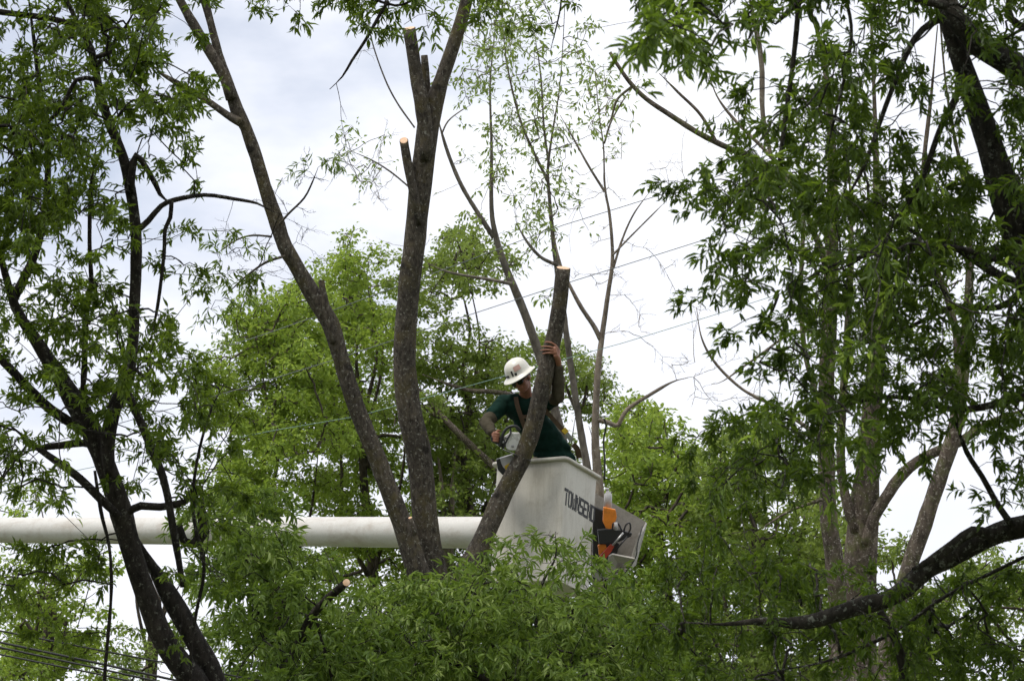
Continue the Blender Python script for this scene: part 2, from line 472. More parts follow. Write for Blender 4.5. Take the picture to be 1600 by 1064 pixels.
def put_leaves(acc, pos, dirs, nrm, length, width, tint, tmpl, faces):
    n = len(pos)
    if n == 0: return
    x = unit(dirs); y = unit(np.cross(nrm, x)); z = np.cross(x, y)
    T = tmpl
    v = (pos[:, None] + x[:, None] * (T[None, :, 0, None] * length[:, None, None])
         + y[:, None] * (T[None, :, 1, None] * width[:, None, None]) + z[:, None] * (T[None, :, 2, None] * length[:, None, None]))
    k = len(T)
    fl = np.array([i for f in faces for i in f]); ft = np.array([len(f) for f in faces])
    loops = (np.arange(n)[:, None] * k + fl[None]).ravel()
    acc.add_many(v.reshape(-1, 3), loops, np.tile(ft, n), np.repeat(tint, k))

def grow(nodes, targets, path_w=0.35):
    """Balanced spanning growth: join every target to the skeleton; returns parents' positions and load."""
    T = np.asarray(targets); n = len(T)
    sp = np.array([q[0] for q in nodes]); best = np.full(n, 1e9); par = np.zeros(n, int); plen = np.zeros(n)
    for i in range(n):
        d = np.linalg.norm(sp - T[i], axis=1); k = int(d.argmin())
        best[i] = d[k]; par[i] = -1 - k
    dist = best.copy(); done = np.zeros(n, bool); order = []
    cost = best.copy()
    for _ in range(n):
        c = np.where(done, 1e9, cost); i = int(c.argmin())
        done[i] = True; order.append(i)
        plen[i] = dist[i] + (plen[par[i]] if par[i] >= 0 else 0)
        d = np.linalg.norm(T - T[i], axis=1)
        nc = d + path_w * plen[i]
        up = (~done) & (nc < cost)
        cost[up] = nc[up]; par[up] = i; dist[up] = d[up]
    load = np.ones(n)
    for i in reversed(order):
        if par[i] >= 0: load[par[i]] += load[i]
    return par, load, sp, order

def twig_mesh(acc, nodes, targets, r0, sides=4, wig=0.10, expo=0.42, rmax=0.05, path_w=0.35):
    par, load, sp, order = grow(nodes, targets, path_w)
    T = np.asarray(targets); dirs = np.zeros_like(T)
    mids = {}
    for i in order:
        a = T[par[i]] if par[i] >= 0 else sp[-1 - par[i]]
        b = T[i]; l = np.linalg.norm(b - a)
        r1 = min(rmax, r0 * load[i] ** expo)
        rp = min(rmax, r0 * (load[par[i]] if par[i] >= 0 else load[i] * 1.2) ** expo)
        ra = 0.5 * (r1 + min(rp, r1 * 1.5))
        if l > 0.28 and l > r0 * 40:
            path = curve_twig(acc, a, b, ra, r1, 0.12, 6, sides); dirs[i] = unit(b - path[-2]); continue
        ns = 3 if l > r0 * 20 else 2
        ts = np.linspace(0, 1, ns + 1)[:, None]
        path = a * (1 - ts) + b * ts
        if ns == 3:
            path[1:3] += rng.normal(0, wig * l * 0.5, (2, 3)) + np.array([0, 0, 0.10 * l])
        rr = np.linspace(ra, r1, ns + 1)
        tube(acc, path, rr, sides, cap0=False, cap1=True)
        dirs[i] = unit(b - path[-2])
    return dirs

DOWN = np.array([0, 0, -1.0])
def curve_twig(acc, a, b, r_a, r_b, bend, n=6, sides=3):
    l = np.linalg.norm(b - a); ts = np.linspace(0, 1, n + 1)[:, None]
    c = 0.5 * (a + b) + unit(rng.normal(0, 1, 3)) * l * bend
    path = (1 - ts) ** 2 * a + 2 * ts * (1 - ts) * c + ts ** 2 * b
    path[1:-1] += rng.normal(0, l * 0.012, (n - 1, 3))
    tube(acc, path, np.linspace(r_a, r_b, n + 1), sides, False, False)
    return path

def shoots(acc, nodes, targets, r0, nsub=4, bend=0.16):
    pool = [q[0] for q in nodes]
    T = list(targets)
    if not pool or not T: return
    sp = np.array(pool)
    T.sort(key=lambda p: float(np.linalg.norm(sp - p, axis=1).min()))
    for p in T:
        sp = np.array(pool); d = np.linalg.norm(sp - p, axis=1); a = sp[int(d.argmin())]
        l = float(d.min())
        if l < 0.05: continue
        path = curve_twig(acc, a, p, r0 * (1 + 0.5 * min(l, 2)), r0 * 0.5, bend, 7)
        pool.extend(path[2:])
        main = unit(p - a)
        for _ in range(nsub):
            k = rng.integers(2, len(path)); q = path[k]
            dd = unit(main + rng.normal(0, 0.75, 3) + np.array([0, 0, 0.25])); ll = l * rng.uniform(0.2, 0.5)
            sub = curve_twig(acc, q, q + dd * ll, r0 * 0.7, r0 * 0.35, 0.15, 5)
            for _ in range(rng.integers(1, 4)):
                k2 = rng.integers(1, len(sub)); q2 = sub[k2]
                d2 = unit(dd + rng.normal(0, 0.8, 3)); curve_twig(acc, q2, q2 + d2 * ll * rng.uniform(.25, .55), r0 * .5, r0 * .3, .12, 4)

LEAF_ME = {}
def single_leaf(tree, rec):
    pos, x, y, z, l, w, ti, mat = rec
    key = (mat.name, int(ti * 5.999))
    if key not in LEAF_ME:
        a = Acc(); a.add(LANCE, LANCE_F, np.full(len(LANCE), (key[1] + .5) / 6))
        me = a.mesh('leaf', (0, 0, 0), False); me.materials.append(mat); LEAF_ME[key] = me
    o = bpy.data.objects.new('leaf', LEAF_ME[key]); COL.objects.link(o); o.parent = tree.root
    q = pos - wloc(tree.root)
    o.matrix_local = Matrix(((x[0] * l, y[0] * w, z[0] * l, q[0]), (x[1] * l, y[1] * w, z[1] * l, q[1]), (x[2] * l, y[2] * w, z[2] * l, q[2]), (0, 0, 0, 1)))

def willow_sprigs(acc, tw, T, dirs, leaf_l, leaf_w, nleaf, droop, bright, twr=0.0016, single=0, tree=None, many=4, flat=0.7, spread=0.35):
    BUF = [[] for _ in range(6)]
    jobs = []
    for p, d in zip(T, dirs):
        for _ in range(max(1, rng.poisson(many))):
            d1 = d + rng.normal(0, 0.7 if many > 1 else 0.45, 3); d1[2] *= flat
            jobs.append((p + rng.normal(0, 1, 3) * leaf_l * np.array([spread, spread, 0.3]), unit(d1 + DOWN * droop * rng.uniform(0.2, 1.2))))
    for p, d in jobs:
        Ln = rng.uniform(0.8, 1.9) * leaf_l
        n = max(4, int(rng.normal(nleaf, nleaf * 0.25)))
        t = np.concatenate([rng.uniform(0.0, 0.9, n - n // 3), rng.uniform(0.92, 1.0, n // 3)])
        sag = DOWN * (t ** 2)[:, None] * Ln * 0.25
        pos = p + d * (t * Ln)[:, None] + sag
        tw_path = np.array([p, p + d * Ln * .5 + DOWN * Ln * .06, p + d * Ln + DOWN * Ln * .25])
        tube(tw, tw_path, [twr * 1.3, twr, twr * .6], 3, False, False)
        rad = rng.normal(0, 1, (n, 3)); rad -= d * (rad @ d)[:, None]; rad = unit(rad)
        ld = unit(d * rng.uniform(0.2, 0.9, n)[:, None] + rad * rng.uniform(.5, 1.0, n)[:, None] + DOWN * (droop * rng.uniform(0.1, 1.0, n))[:, None])
        nr = unit(np.array([0, 0, 1.0]) + rng.normal(0, 0.6, (n, 3)))
        base = np.clip(rng.normal(bright, 0.16), 0, 1)
        ti = np.clip(base + rng.normal(0, 0.13, n), 0, 1)
        for bl, val in zip(BUF, (pos, ld, nr, leaf_l * rng.uniform(.65, 1.2, n), leaf_w * rng.uniform(.75, 1.2, n), ti)): bl.append(val)
    if not BUF[0]: return
    pos, ld, nr, ll, ww, ti = [np.concatenate(b_) for b_ in BUF]
    if single:      # the leaves that show largest become objects of their own
        x = unit(ld); y = unit(np.cross(nr, x)); z = np.cross(x, y)
        v = pos - CAM; dp = v @ FWD; u_ = 800 + v @ RIGHT / dp * FPX; w_ = 532 - v @ UP / dp * FPX
        vis = (u_ > 5) & (u_ < 1595) & (w_ > 5) & (w_ < 1059)
        score = np.where(vis, ll * ww * np.abs(z @ FWD) * np.linalg.norm(x - np.outer(x @ FWD, FWD), axis=1) / dp ** 2, 0)
        pick = np.argsort(-score)[:single]
        lm_ = tree.leafmat
        for i in pick: single_leaf(tree, (pos[i], x[i], y[i], z[i], ll[i], ww[i], ti[i], lm_))
        keep = np.ones(len(pos), bool); keep[pick] = False
        pos, ld, nr, ll, ww, ti = [q[keep] for q in (pos, ld, nr, ll, ww, ti)]
    put_leaves(acc, pos, ld, nr, ll, ww, ti, LANCE, LANCE_F)

def tufts(acc, T, size, leaf_l, leaf_w, nleaf, bright, tmpl=(DIAM, DIAM_F)):
    for p in T:
        n = max(3, int(rng.normal(nleaf, nleaf * 0.3)))
        off = rng.normal(0, 1, (n, 3)); off = unit(off) * (rng.uniform(0.1, 1, n) ** 0.6)[:, None] * size * rng.uniform(.6, 1.2)
        off[:, 2] *= 0.7
        ld = unit(off + rng.normal(0, 0.3 * size, (n, 3)) + DOWN * 0.3 * size)
        nr = unit(np.array([0, 0, 1.0]) + rng.normal(0, 0.55, (n, 3)))
        b = np.clip(rng.normal(bright, 0.16), 0, 1)
        ti = np.clip(b + rng.normal(0, 0.12, n), 0, 1)
        put_leaves(acc, p + off, ld, nr, leaf_l * rng.uniform(.6, 1.25, n), leaf_w * rng.uniform(.7, 1.25, n), ti, *tmpl)

CELL = 40
def cells(rows):
    out = {}
    for r, (c0, s) in rows.items():
        for i, ch in enumerate(s):
            if ch not in '0. ': out[(c0 + i, r)] = int(ch)
    return out

def scatter(cmap, depth, dsig, area_per, k=35.0, gain=1.0, jit=0.62, dfun=None):
    T = []
    for (c, r), d in sorted(cmap.items()):
        dep = depth if dfun is None else dfun(c, r)
        ca = (CELL * dep / FPX) ** 2
        lam = gain * d * d / k * ca / area_per
        for _ in range(rng.poisson(lam)):
            x = (c + 0.5 + rng.uniform(-jit, jit)) * CELL; y = (r + 0.5 + rng.uniform(-jit, jit)) * CELL
            p = P(x, y, dep + rng.normal(0, dsig))
            if p[2] > 0.4: T.append(p)
    return np.array(T).reshape(-1, 3)

def clumps(cmap, depth, dsig, rad, ntuft, gain=1.0, k=35.0, jit=0.55):
    T = []; A = math.pi * rad * rad * 0.8
    for (c, r), d in sorted(cmap.items()):
        lam = gain * d * d / k * (CELL * depth / FPX) ** 2 / A
        for _ in range(rng.poisson(lam)):
            p = P((c + .5 + rng.uniform(-jit, jit)) * CELL, (r + .62 + rng.uniform(-jit, jit)) * CELL, depth + rng.normal(0, dsig))
            rr = rad * rng.uniform(.55, 1.25); n = max(3, int(ntuft * (rr / rad) ** 2))
            o = unit(rng.normal(0, 1, (n, 3))) * (rng.uniform(.5, 1, n) ** .5)[:, None] * rr
            o[:, 2] = np.where(o[:, 2] < -.35 * rr, o[:, 2] * .3, o[:, 2]) * .8
            T.extend(p + o)
    return np.array(T)

# ---------------- left foreground oak
LEFT = {0: (0, "5578875310"), 1: (0, "4678896420"), 2: (0, "78887875100"), 3: (0, "9988677700"), 4: (0, "9997566300"), 5: (0, "9987455400"),
        6: (0, "8887444300"), 7: (0, "8877533210"), 8: (0, "8886522330"), 9: (0, "6875424433"), 10: (0, "4665323443"), 11: (0, "5655423431"),
        12: (0, "6456644420"), 13: (0, "4355665410"), 14: (0, "2465776510"), 15: (0, "3356666540"), 16: (0, "4345466653"), 17: (0, "6533376642"),
        18: (0, "6542266653"), 19: (0, "4432244554"), 20: (0, "1223222342"), 21: (0, "5555321352"), 22: (0, "5554101143"), 23: (0, "34310123"),
        24: (0, "12132211"), 25: (0, "01132111"), 26: (0, "01122100")}
lt = Tree('oak_tree', 'dark leafy oak with forked leaning trunk in the left foreground', (350, 1064), 14.5, M['bark_left'],
          base=[*P(372, 1064, 14.6)[:2], 0])
lt.limb('trunk', [(345, 1150, 32), (316, 1084, 27), (282, 1038, 24), (248, 984, 21.5), (223, 915, 20), (206, 862, 21), (190, 802, 22), (170, 742, 21), (145, 677, 22),
                  (113, 622, 21), (84, 575, 18), (52, 525, 16), (24, 480, 14), (2, 405, 12), (-20, 320, 9), (-30, 200, 6)], 14.5, ws=0.80, sides=14, ground=True, rough=0.13)
lt.limb('limb', [(352, 1230, 14), (354, 1140, 20), (344, 1088, 21), (326, 1042, 21), (298, 988, 20), (264, 928, 19), (238, 884, 18), (212, 840, 12)], 14.62, ws=0.82, sides=12, rough=0.12)
lt.limb('limb', [(172, 745, 8), (168, 695, 12), (178, 640, 11.5), (196, 600, 12), (207, 540, 9.5), (210, 480, 9), (213, 380, 9), (206, 310, 9), (192, 245, 8), (170, 190, 8), (155, 140, 7), (143, 80, 6), (118, 30, 5), (95, -20, 4), (60, -120, 3)], 14.4, 10)
lt.limb('limb', [(204, 300, 6), (206, 270, 6.5), (213, 243, 5.5), (228, 262, 4.5), (243, 288, 4.5), (250, 304, 4), (266, 318, 4)], 14.36, 8, rough=.16)
lt.limb('limb', [(213, 362, 6), (232, 345, 5.5), (252, 322, 5), (275, 312, 5), (320, 305, 3.8), (365, 311, 3.2), (402, 318, 2.6), (425, 330, 1.6), (450, 335, 1)], 14.3, 8, ws=0.85)
lt.limb('limb', [(268, 314, 4), (266, 340, 4), (258, 358, 3.5), (256, 400, 3.2), (246, 480, 3), (234, 535, 2.5)], 14.28, 6)
lt.limb('limb', [(150, 90, 4), (172, 82, 4), (176, 70, 3), (198, 40, 2.5), (214, 10, 2)], 14.3, 6)
lt.limb('limb', [(150, 125, 4), (120, 125, 3.5), (95, 170, 3), (60, 205, 2.5), (20, 240, 2)], 14.1, 6)
lt.limb('limb', [(140, 50, 5), (118, 40, 5), (70, 28, 5), (5, 20, 5), (-60, 10, 5)], 14.5, 8)
lt.limb('limb', [(142, 682, 7), (110, 660, 8.5), (80, 640, 8.5), (45, 607, 8), (0, 560, 7), (-50, 520, 6)], 14.6, 8)
lt.limb('limb', [(188, 808, 6), (158, 780, 7), (130, 752, 7), (105, 732, 7), (65, 704, 5.5), (15, 664, 4)], 14.3, 8)
lt.limb('limb', [(158, 700, 5), (130, 692, 6), (100, 695, 6), (60, 700, 5), (42, 705, 3)], 14.7, 6)
lt.limb('limb', [(200, 800, 6), (220, 790, 6.5), (250, 792, 6), (290, 783, 5.5), (297, 770, 6), (305, 756, 4)], 14.35, 8, rough=.2)
lt.limb('broken_limb', [(200, 615, 6), (225, 672, 7), (255, 747, 6.5), (270, 822, 6), (286, 917, 5)], 14.1, 8, label='bare broken limb hanging down beside the trunk')
lt.limb('vine', [(148, 735, 2.5), (158, 800, 3.5), (170, 850, 3), (174, 900, 3.2), (172, 957, 3), (163, 1064, 3.5), (160, 1180, 3)], 14.2, 6, rough=.25)
lt.limb('vine', [(298, 772, 3), (308, 840, 3.5), (319, 890, 3.5), (306, 960, 3.2), (298, 1022, 3), (300, 1120, 3)], 14.2, 6, rough=.25)
lt.limb('limb', [(278, 820, 7), (288, 845, 7), (300, 850, 8), (318, 830, 10), (314, 790, 7), (316, 760, 4)], 14.8, 8)
lt.limb('limb', [(143, 440, 4), (135, 500, 4), (130, 600, 5), (120, 635, 6)], 14.9, 8)
lt.limb('limb', [(143, 440, 4), (140, 380, 3.5), (142, 300, 3), (150, 230, 2.5)], 14.9, 8)
lt.limb('limb', [(20, 470, 8), (60, 380, 6), (75, 260, 5), (60, 120, 4), (40, -40, 3)], 15.0, 8)
lt.limb('limb', [(300, 770, 3), (312, 700, 2.5), (330, 640, 2.2), (350, 600, 1.6)], 14.2, 5)
cm = cells(LEFT)
for (c, r), d in list(cm.items()):
    if c == 0:
        for e in range(1, 7): cm[(-e, r)] = max(0, d - e // 3)
    if r == 0:
        for e in range(1, 9):
            cm[(c, -e)] = min(7, max(3, d - e // 3))
            if c == 0:
                for e2 in range(1, 6): cm[(-e2, -e)] = 6
T = scatter(cm, 14.3, 0.75, 0.0152, gain=2.3, jit=.55)
tw = Acc(); lf = Acc()
dirs = twig_mesh(tw, lt.nodes, T, 0.0022, 4, rmax=0.016)
willow_sprigs(lf, tw, T, dirs, 0.057, 0.0136, 11, 0.42, 0.5, single=300, tree=lt, twr=.0012)
LB = {4: (7, "2"), 6: (10, "2231"), 7: (10, "2232"), 8: (9, "22221"), 9: (8, "22221"), 10: (9, "222"), 11: (9, "22")}
lt_bare = scatter(cells(LB), 14.3, 0.25, 0.006, gain=1.0)
shoots(tw, lt.nodes, lt_bare, 0.0016)
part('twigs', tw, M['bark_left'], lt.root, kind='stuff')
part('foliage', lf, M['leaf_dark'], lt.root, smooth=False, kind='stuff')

# ---------------- central sawn oak
ct = Tree('pollarded_oak_tree', 'tall sawn oak with three bare stems and fresh cuts beside the bucket', (690, 1064), 22.0, M['bark_main'],
          base=[*P(700, 1064, 22.1)[:2], 0])
ct.limb('trunk', [(700, 1064, 34), (693, 1000, 33), (684, 940, 28), (676, 900, 24), (668, 850, 20.5), (663, 800, 20), (660, 750, 20), (653, 700, 20), (642, 655, 19.5), (634, 600, 18.5), (632, 545, 17.5),
                  (637, 470, 17), (645, 400, 17), (652, 340, 17), (657, 290, 17.5), (663, 240, 17), (669, 195, 17.5), (678, 160, 15), (690, 125, 12.5), (706, 80, 12), (720, 35, 12), (732, -10, 11.5), (750, -90, 11), (790, -260, 9), (815, -460, 5)], 22.0, 18, ground=True, rough=0.09)
ct.limb('stem', [(672, 935, 24), (652, 890, 23), (640, 850, 21), (628, 815, 19), (606, 760, 18), (585, 705, 17.5), (562, 650, 17), (545, 600, 16.5), (528, 545, 16), (516, 505, 18), (495, 470, 17.5),
                 (468, 425, 15), (445, 385, 15), (428, 335, 15), (413, 290, 13), (400, 245, 13), (384, 200, 12), (370, 172, 13), (355, 125, 10), (342, 85, 8), (330, 40, 7.5), (318, -5, 8.5), (300, -70, 8), (265, -220, 6), (240, -380, 4)], 21.8, ws=0.80, sides=14, rough=0.10)
ct.limb('limb', [(362, 155, 9), (350, 120, 8.5), (326, 78, 8), (302, 38, 7.5), (280, -2, 6.5), (255, -60, 6), (200, -180, 4)], 21.75, 12)
ct.limb('limb', [(376, 192, 7), (355, 180, 6), (330, 162, 5.5), (300, 143, 5), (256, 118, 4), (236, 100, 3)], 21.7, 8, label='bare limb reaching up to the left')
ct.limb('stub', [(664, 250, 8), (666, 215, 11), (661, 175, 12), (656, 145, 11.5), (650, 115, 10.5), (644, 75, 10), (639, 45, 10.5)], 21.9, 14, cut=True, slant=0.33)
ct.limb('stub', [(668, 215, 5), (668, 165, 7), (666, 130, 6.5), (664, 100, 6), (663, 87, 5.5)], 22.08, 10)
ct.limb('stub', [(655, 350, 4), (649, 315, 7), (642, 280, 7.5), (636, 250, 7), (631, 220, 6.8)], 21.9, 12, cut=True, slant=0.85)
ct.limb('stub', [(519, 535, 5), (514, 505, 7), (510, 482, 6), (505, 458, 5.5), (502, 438, 5)], 21.72, 10, rough=.25, label='dark dead broken stub')
ct.limb('stub', [(650, 836, 5), (644, 818, 3.8), (641, 809, 3.2)], 21.68, 10, cut=True, slant=0.4)
ct.limb('leaning_stem', [(690, 975, 24, 22.0), (712, 930, 19, 22.1), (732, 885, 17, 22.2), (753, 846, 15.5, 22.3), (778, 789, 15.5, 22.4), (798, 750, 14, 22.42), (815, 719, 13.8, 22.44), (834, 662, 13.8, 22.47), (849, 597, 13.5, 22.49),
                         (860, 549, 13.2, 22.5), (868, 515, 12.4, 22.5), (874, 480, 12, 22.5), (880, 419, 11.6, 22.5)], None, 16, rough=0.06, cut=True, slant=0.24, label='leaning stem being sawn, held by the worker')
ct.limb('limb', [(436, 352, 3), (450, 335, 3), (475, 310, 2.5), (488, 285, 2.2), (497, 262, 1.6)], 21.7, 6, ws=0.7)
ct.limb('limb', [(446, 400, 3), (420, 408, 3), (400, 420, 2.5), (375, 440, 2), (350, 465, 1.5)], 21.7, 6, ws=0.7)
ct.limb('limb', [(425, 370, 2.5), (395, 368, 2.2), (370, 375, 1.8), (340, 395, 1.3)], 21.7, 6, ws=0.7)
CB = {6: (10, "2231"), 7: (10, "2332"), 8: (10, "23321"), 9: (8, "233211"), 10: (8, "2322"), 11: (8, "2321"), 12: (9, "21")}
CLF = {8: (8, "1100"), 9: (7, "3331"), 10: (7, "3321"), 11: (7, "322"), 12: (8, "21"), 5: (11, "1"), 6: (11, "21")}
T = scatter(cells(CLF), 21.6, 0.2, 0.012, gain=1.2)
B = scatter(cells(CB), 21.6, 0.25, 0.02, gain=1.6)
tw = Acc(); lf = Acc()
cnodes = [q for q in ct.nodes if q[1] < 0.03]
dirs = twig_mesh(tw, cnodes, T, 0.0022, 4, wig=0.2, rmax=0.012)
shoots(tw, cnodes, B, 0.0030)
willow_sprigs(lf, tw, T, dirs[:len(T)], 0.085, 0.014, 8, 0.6, 0.7)
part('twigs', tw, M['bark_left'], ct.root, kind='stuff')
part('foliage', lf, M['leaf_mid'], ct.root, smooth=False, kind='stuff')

# ---------------- low oaks in front of the bucket
SL = {18: (8, "23100"), 19: (8, "4642"), 20: (8, "68731"), 21: (8, "89864"), 22: (8, "89975"), 23: (7, "4799865"), 24: (7, "46888765"), 25: (7, "36778766"), 26: (7, "36777766"), 27: (7, "36777766")}
st = Tree('young_oak_tree', 'low bushy oak in front of the boom with one sawn limb end', (440, 1064), 17.5, M['bark_left'], base=[*P(445, 1064, 17.5)[:2], 0])
st.limb('trunk', [(442, 1064, 13), (420, 1000, 10), (396, 930, 8), (385, 870, 6), (380, 810, 3)], 17.5, 10, ground=True)
st.limb('limb', [(440, 1064, 9), (465, 1010, 8, 17.2), (486, 965, 7, 17.0), (505, 942, 6.5, 16.9), (522, 926, 6.5, 16.85), (541, 910, 6.2, 16.8)], 17.3, 12, cut=True, slant=0.6)
st.limb('limb', [(430, 1030, 6), (440, 960, 5), (450, 900, 4), (452, 850, 2)], 17.6, 6)
st.limb('limb', [(492, 960, 3), (505, 1010, 3), (520, 1060, 4), (530, 1100, 4)], 17.2, 6)
T = scatter(cells(SL), 17.4, 0.7, 0.030, gain=2.9)
tw = Acc(); lf = Acc()
dirs = twig_mesh(tw, st.nodes, T, 0.002, 4, rmax=0.014)
willow_sprigs(lf, tw, T, dirs, 0.086, 0.0190, 11, 0.35, 0.62, flat=0.35, spread=0.9)
part('twigs', tw, M['bark_left'], st.root, kind='stuff')
part('foliage', lf, M['leaf_mid'], st.root, smooth=False, kind='stuff')

SC_ = {21: (17, "1343321"), 20: (21, "1"), 22: (15, "2467777654455"), 23: (13, "4789999999888"), 24: (12, "67999999999988"), 25: (12, "67999999999998"), 26: (12, "67899999999998"), 27: (12, "67899999999998")}
sc_t = Tree('bushy_oak_tree', 'spreading bright green oak foliage just below the white bucket', (780, 1064), 18.5, M['bark_left'], base=[*P(800, 1064, 18.6)[:2], 0])
sc_t.leafmat = M['leaf_mid']
sc_t.limb('trunk', [(800, 1110, 13), (790, 1060, 11), (770, 1000, 9), (750, 950, 6), (735, 900, 3)], 18.5, 10, ground=True)
sc_t.limb('limb', [(795, 1070, 7), (840, 1010, 6), (890, 960, 5), (930, 920, 3)], 18.5, 8)
sc_t.limb('limb', [(795, 1080, 7), (900, 1030, 6), (1000, 990, 5), (1060, 970, 3)], 18.8, 8)
sc_t.limb('limb', [(790, 1080, 6), (700, 1030, 5), (620, 1000, 4), (560, 970, 2)], 18.6, 8)
sc_t.limb('limb', [(845, 1005, 4), (835, 950, 3.5), (850, 905, 2.5), (868, 870, 1.6), (868, 830, 1.2)], 18.4, 6)
T = scatter(cells(SC_), 18.6, 0.75, 0.030, gain=2.9)
B = scatter(cells({21: (19, "2332"), 20: (20, "12"), 22: (19, "222")}), 18.5, 0.3, 0.01, gain=1.0)
tw = Acc(); lf = Acc()
dirs = twig_mesh(tw, sc_t.nodes, T, 0.002, 4, rmax=0.013)
shoots(tw, sc_t.nodes, B, 0.0022)
willow_sprigs(lf, tw, T, dirs[:len(T)], 0.090, 0.0195, 11, 0.25, 0.72, single=300, tree=sc_t, flat=0.25, spread=1.3)
part('twigs', tw, M['bark_left'], sc_t.root, kind='stuff')
part('foliage', lf, M['leaf_mid'], sc_t.root, smooth=False, kind='stuff')

# ---------------- right foreground oak
RIGHTM = {0: (24, "3688862345556754"), 1: (24, "2565430465552244"), 2: (24, "0320012575444225"), 3: (25, "000155665435225"), 4: (28, "256785324426"),
          5: (26, "13467886534526"), 6: (26, "35678877666635"), 7: (26, "36777787677753"), 8: (26, "13687778888863"), 9: (27, "1576667888774"), 10: (27, "4786567886566"),
          11: (27, "5774468876546"), 12: (27, "2562467876467"), 13: (29, "13667776678"), 14: (29, "1246767657788"[:11]), 15: (30, "3666765667"), 16: (27, "2466636665467"), 17: (26, "24677626512256"),
          18: (27, "5667625100144"), 19: (27, "4323311000023"), 20: (27, "321110000001"), 21: (26, "466553200023"), 22: (26, "77777766445666"), 23: (26, "7777776666777"), 24: (25, "67777776667777"),
          25: (25, "566666666677777"), 26: (25, "566666666677777")}
rt = Tree('oak_tree', 'big shaded oak overhanging the right side with a mossy arching limb', (1760, 900), 11.5, M['bark_right'], base=[*P(1790, 1000, 11.6)[:2], 0])
rt.leafmat = M['leaf_right']
rt.limb('trunk', [(1770, 900, 60), (1740, 700, 52), (1690, 560, 44), (1640, 470, 36), (1600, 390, 30), (1572, 310, 29), (1548, 230, 28), (1520, 150, 27), (1500, 90, 26), (1478, 30, 24), (1460, -40, 20), (1430, -200, 14)], 11.5, 16, ground=True, rough=.12)
rt.limb('limb', [(1478, 0, 15), (1500, 40, 17), (1530, 72, 19), (1565, 92, 20), (1610, 118, 21), (1680, 180, 24), (1760, 330, 30), (1775, 500, 30)], 11.4, 12, rough=.13)
rt.limb('limb', [(1760, 780, 30), (1680, 800, 24), (1600, 822, 20), (1560, 833, 19), (1500, 862, 18), (1450, 888, 17), (1415, 920, 17), (1380, 938, 16), (1330, 950, 15), (1280, 968, 13), (1240, 973, 12), (1190, 970, 9), (1130, 975, 6), (1070, 972, 4)], 11.8, 14, ws=0.88, rough=.16)
rt.limb('limb', [(1545, 835, 9), (1520, 830, 9), (1490, 850, 8), (1460, 872, 8), (1425, 890, 7)], 11.65, 10, rough=.15)
rt.limb('limb', [(1583, 822, 6), (1560, 790, 5), (1535, 745, 4.5), (1510, 705, 4), (1490, 650, 3)], 11.7, 8)
rt.limb('limb', [(1375, 955, 6), (1400, 1000, 7), (1410, 1040, 7), (1415, 1110, 7)], 11.9, 8)
rt.limb('limb', [(1248, -10, 5), (1246, 30, 4.5), (1240, 90, 4), (1228, 180, 4), (1218, 250, 3.5), (1205, 310, 3), (1190, 340, 2)], 10.9, 8)
rt.limb('limb', [(1300, -40, 7), (1248, 5, 5), (1225, 25, 4), (1212, 38, 3), (1195, 30, 2)], 10.9, 8)
rt.limb('limb', [(1480, 10, 8), (1420, -5, 7), (1340, -30, 6), (1260, -40, 5), (1180, -30, 4), (1080, -10, 3), (1010, 20, 2)], 10.6, 8)
rt.limb('limb', [(1480, 20, 6), (1430, 60, 5), (1390, 150, 4), (1350, 260, 3.5), (1310, 330, 2.5)], 11.0, 8)
rt.limb('limb', [(1510, 120, 6), (1470, 200, 5), (1430, 300, 4.5), (1350, 400, 3.5), (1280, 430, 2)], 11.2, 8)
rt.limb('limb', [(1650, 470, 9), (1560, 430, 8), (1500, 390, 7), (1440, 370, 5), (1380, 330, 3)], 11.4, 8)
rt.limb('limb', [(1620, 430, 7), (1540, 400, 5), (1470, 385, 4), (1350, 400, 3), (1280, 425, 2), (1200, 470, 1.4)], 10.9, 7)
rt.limb('limb', [(1700, 600, 9), (1600, 620, 7), (1500, 640, 5.5), (1400, 620, 4), (1300, 640, 3), (1200, 700, 2)], 11.3, 8)
rt.limb('limb', [(1620, 440, 6), (1560, 480, 5), (1490, 480, 4), (1400, 520, 3), (1280, 560, 2)], 11.6, 8)
rt.limb('limb', [(1600, 870, 3), (1480, 930, 3), (1400, 985, 3), (1300, 1030, 2.5), (1200, 1050, 2)], 12.0, 6)
rt.limb('limb', [(1310, -40, 3.5), (1330, 40, 3), (1322, 110, 2.6), (1300, 200, 2.2), (1290, 260, 1.6)], 10.8, 6)
rt.limb('limb', [(1640, 60, 6), (1580, 30, 6), (1578, -20, 5), (1570, -90, 4)], 11.9, 8)
cm = cells(RIGHTM)
for (c, r), d in list(cm.items()):
    if c == 39:
        for e in range(1, 8): cm[(39 + e, r)] = 6
    if r == 0:
        for e in range(1, 9):
            if c < 30 and e > 1: continue
            cm[(c, -e)] = 7 if c > 24 else 5
            if c == 39:
                for e2 in range(1, 8): cm[(39 + e2, -e)] = 6
def rdep(c, r):
    if r < 3 and c < 30: return 9.7
    if r > 20: return 12.6
    return 11.3
T = scatter(cm, 11.3, 0.7, 0.0132, gain=2.8, dfun=rdep, jit=.55)
tw = Acc(); lf = Acc()
dirs = twig_mesh(tw, rt.nodes, T, 0.0019, 4, rmax=0.014)
near = np.array([(p @ FWD) for p in T - CAM]) < 10.3
willow_sprigs(lf, tw, T[~near], dirs[~near], 0.053, 0.0126, 11, 0.40, 0.45, twr=.0011)
willow_sprigs(lf, tw, T[near], dirs[near], 0.068, 0.0140, 11, 0.45, 0.62, many=2, single=220, tree=rt)
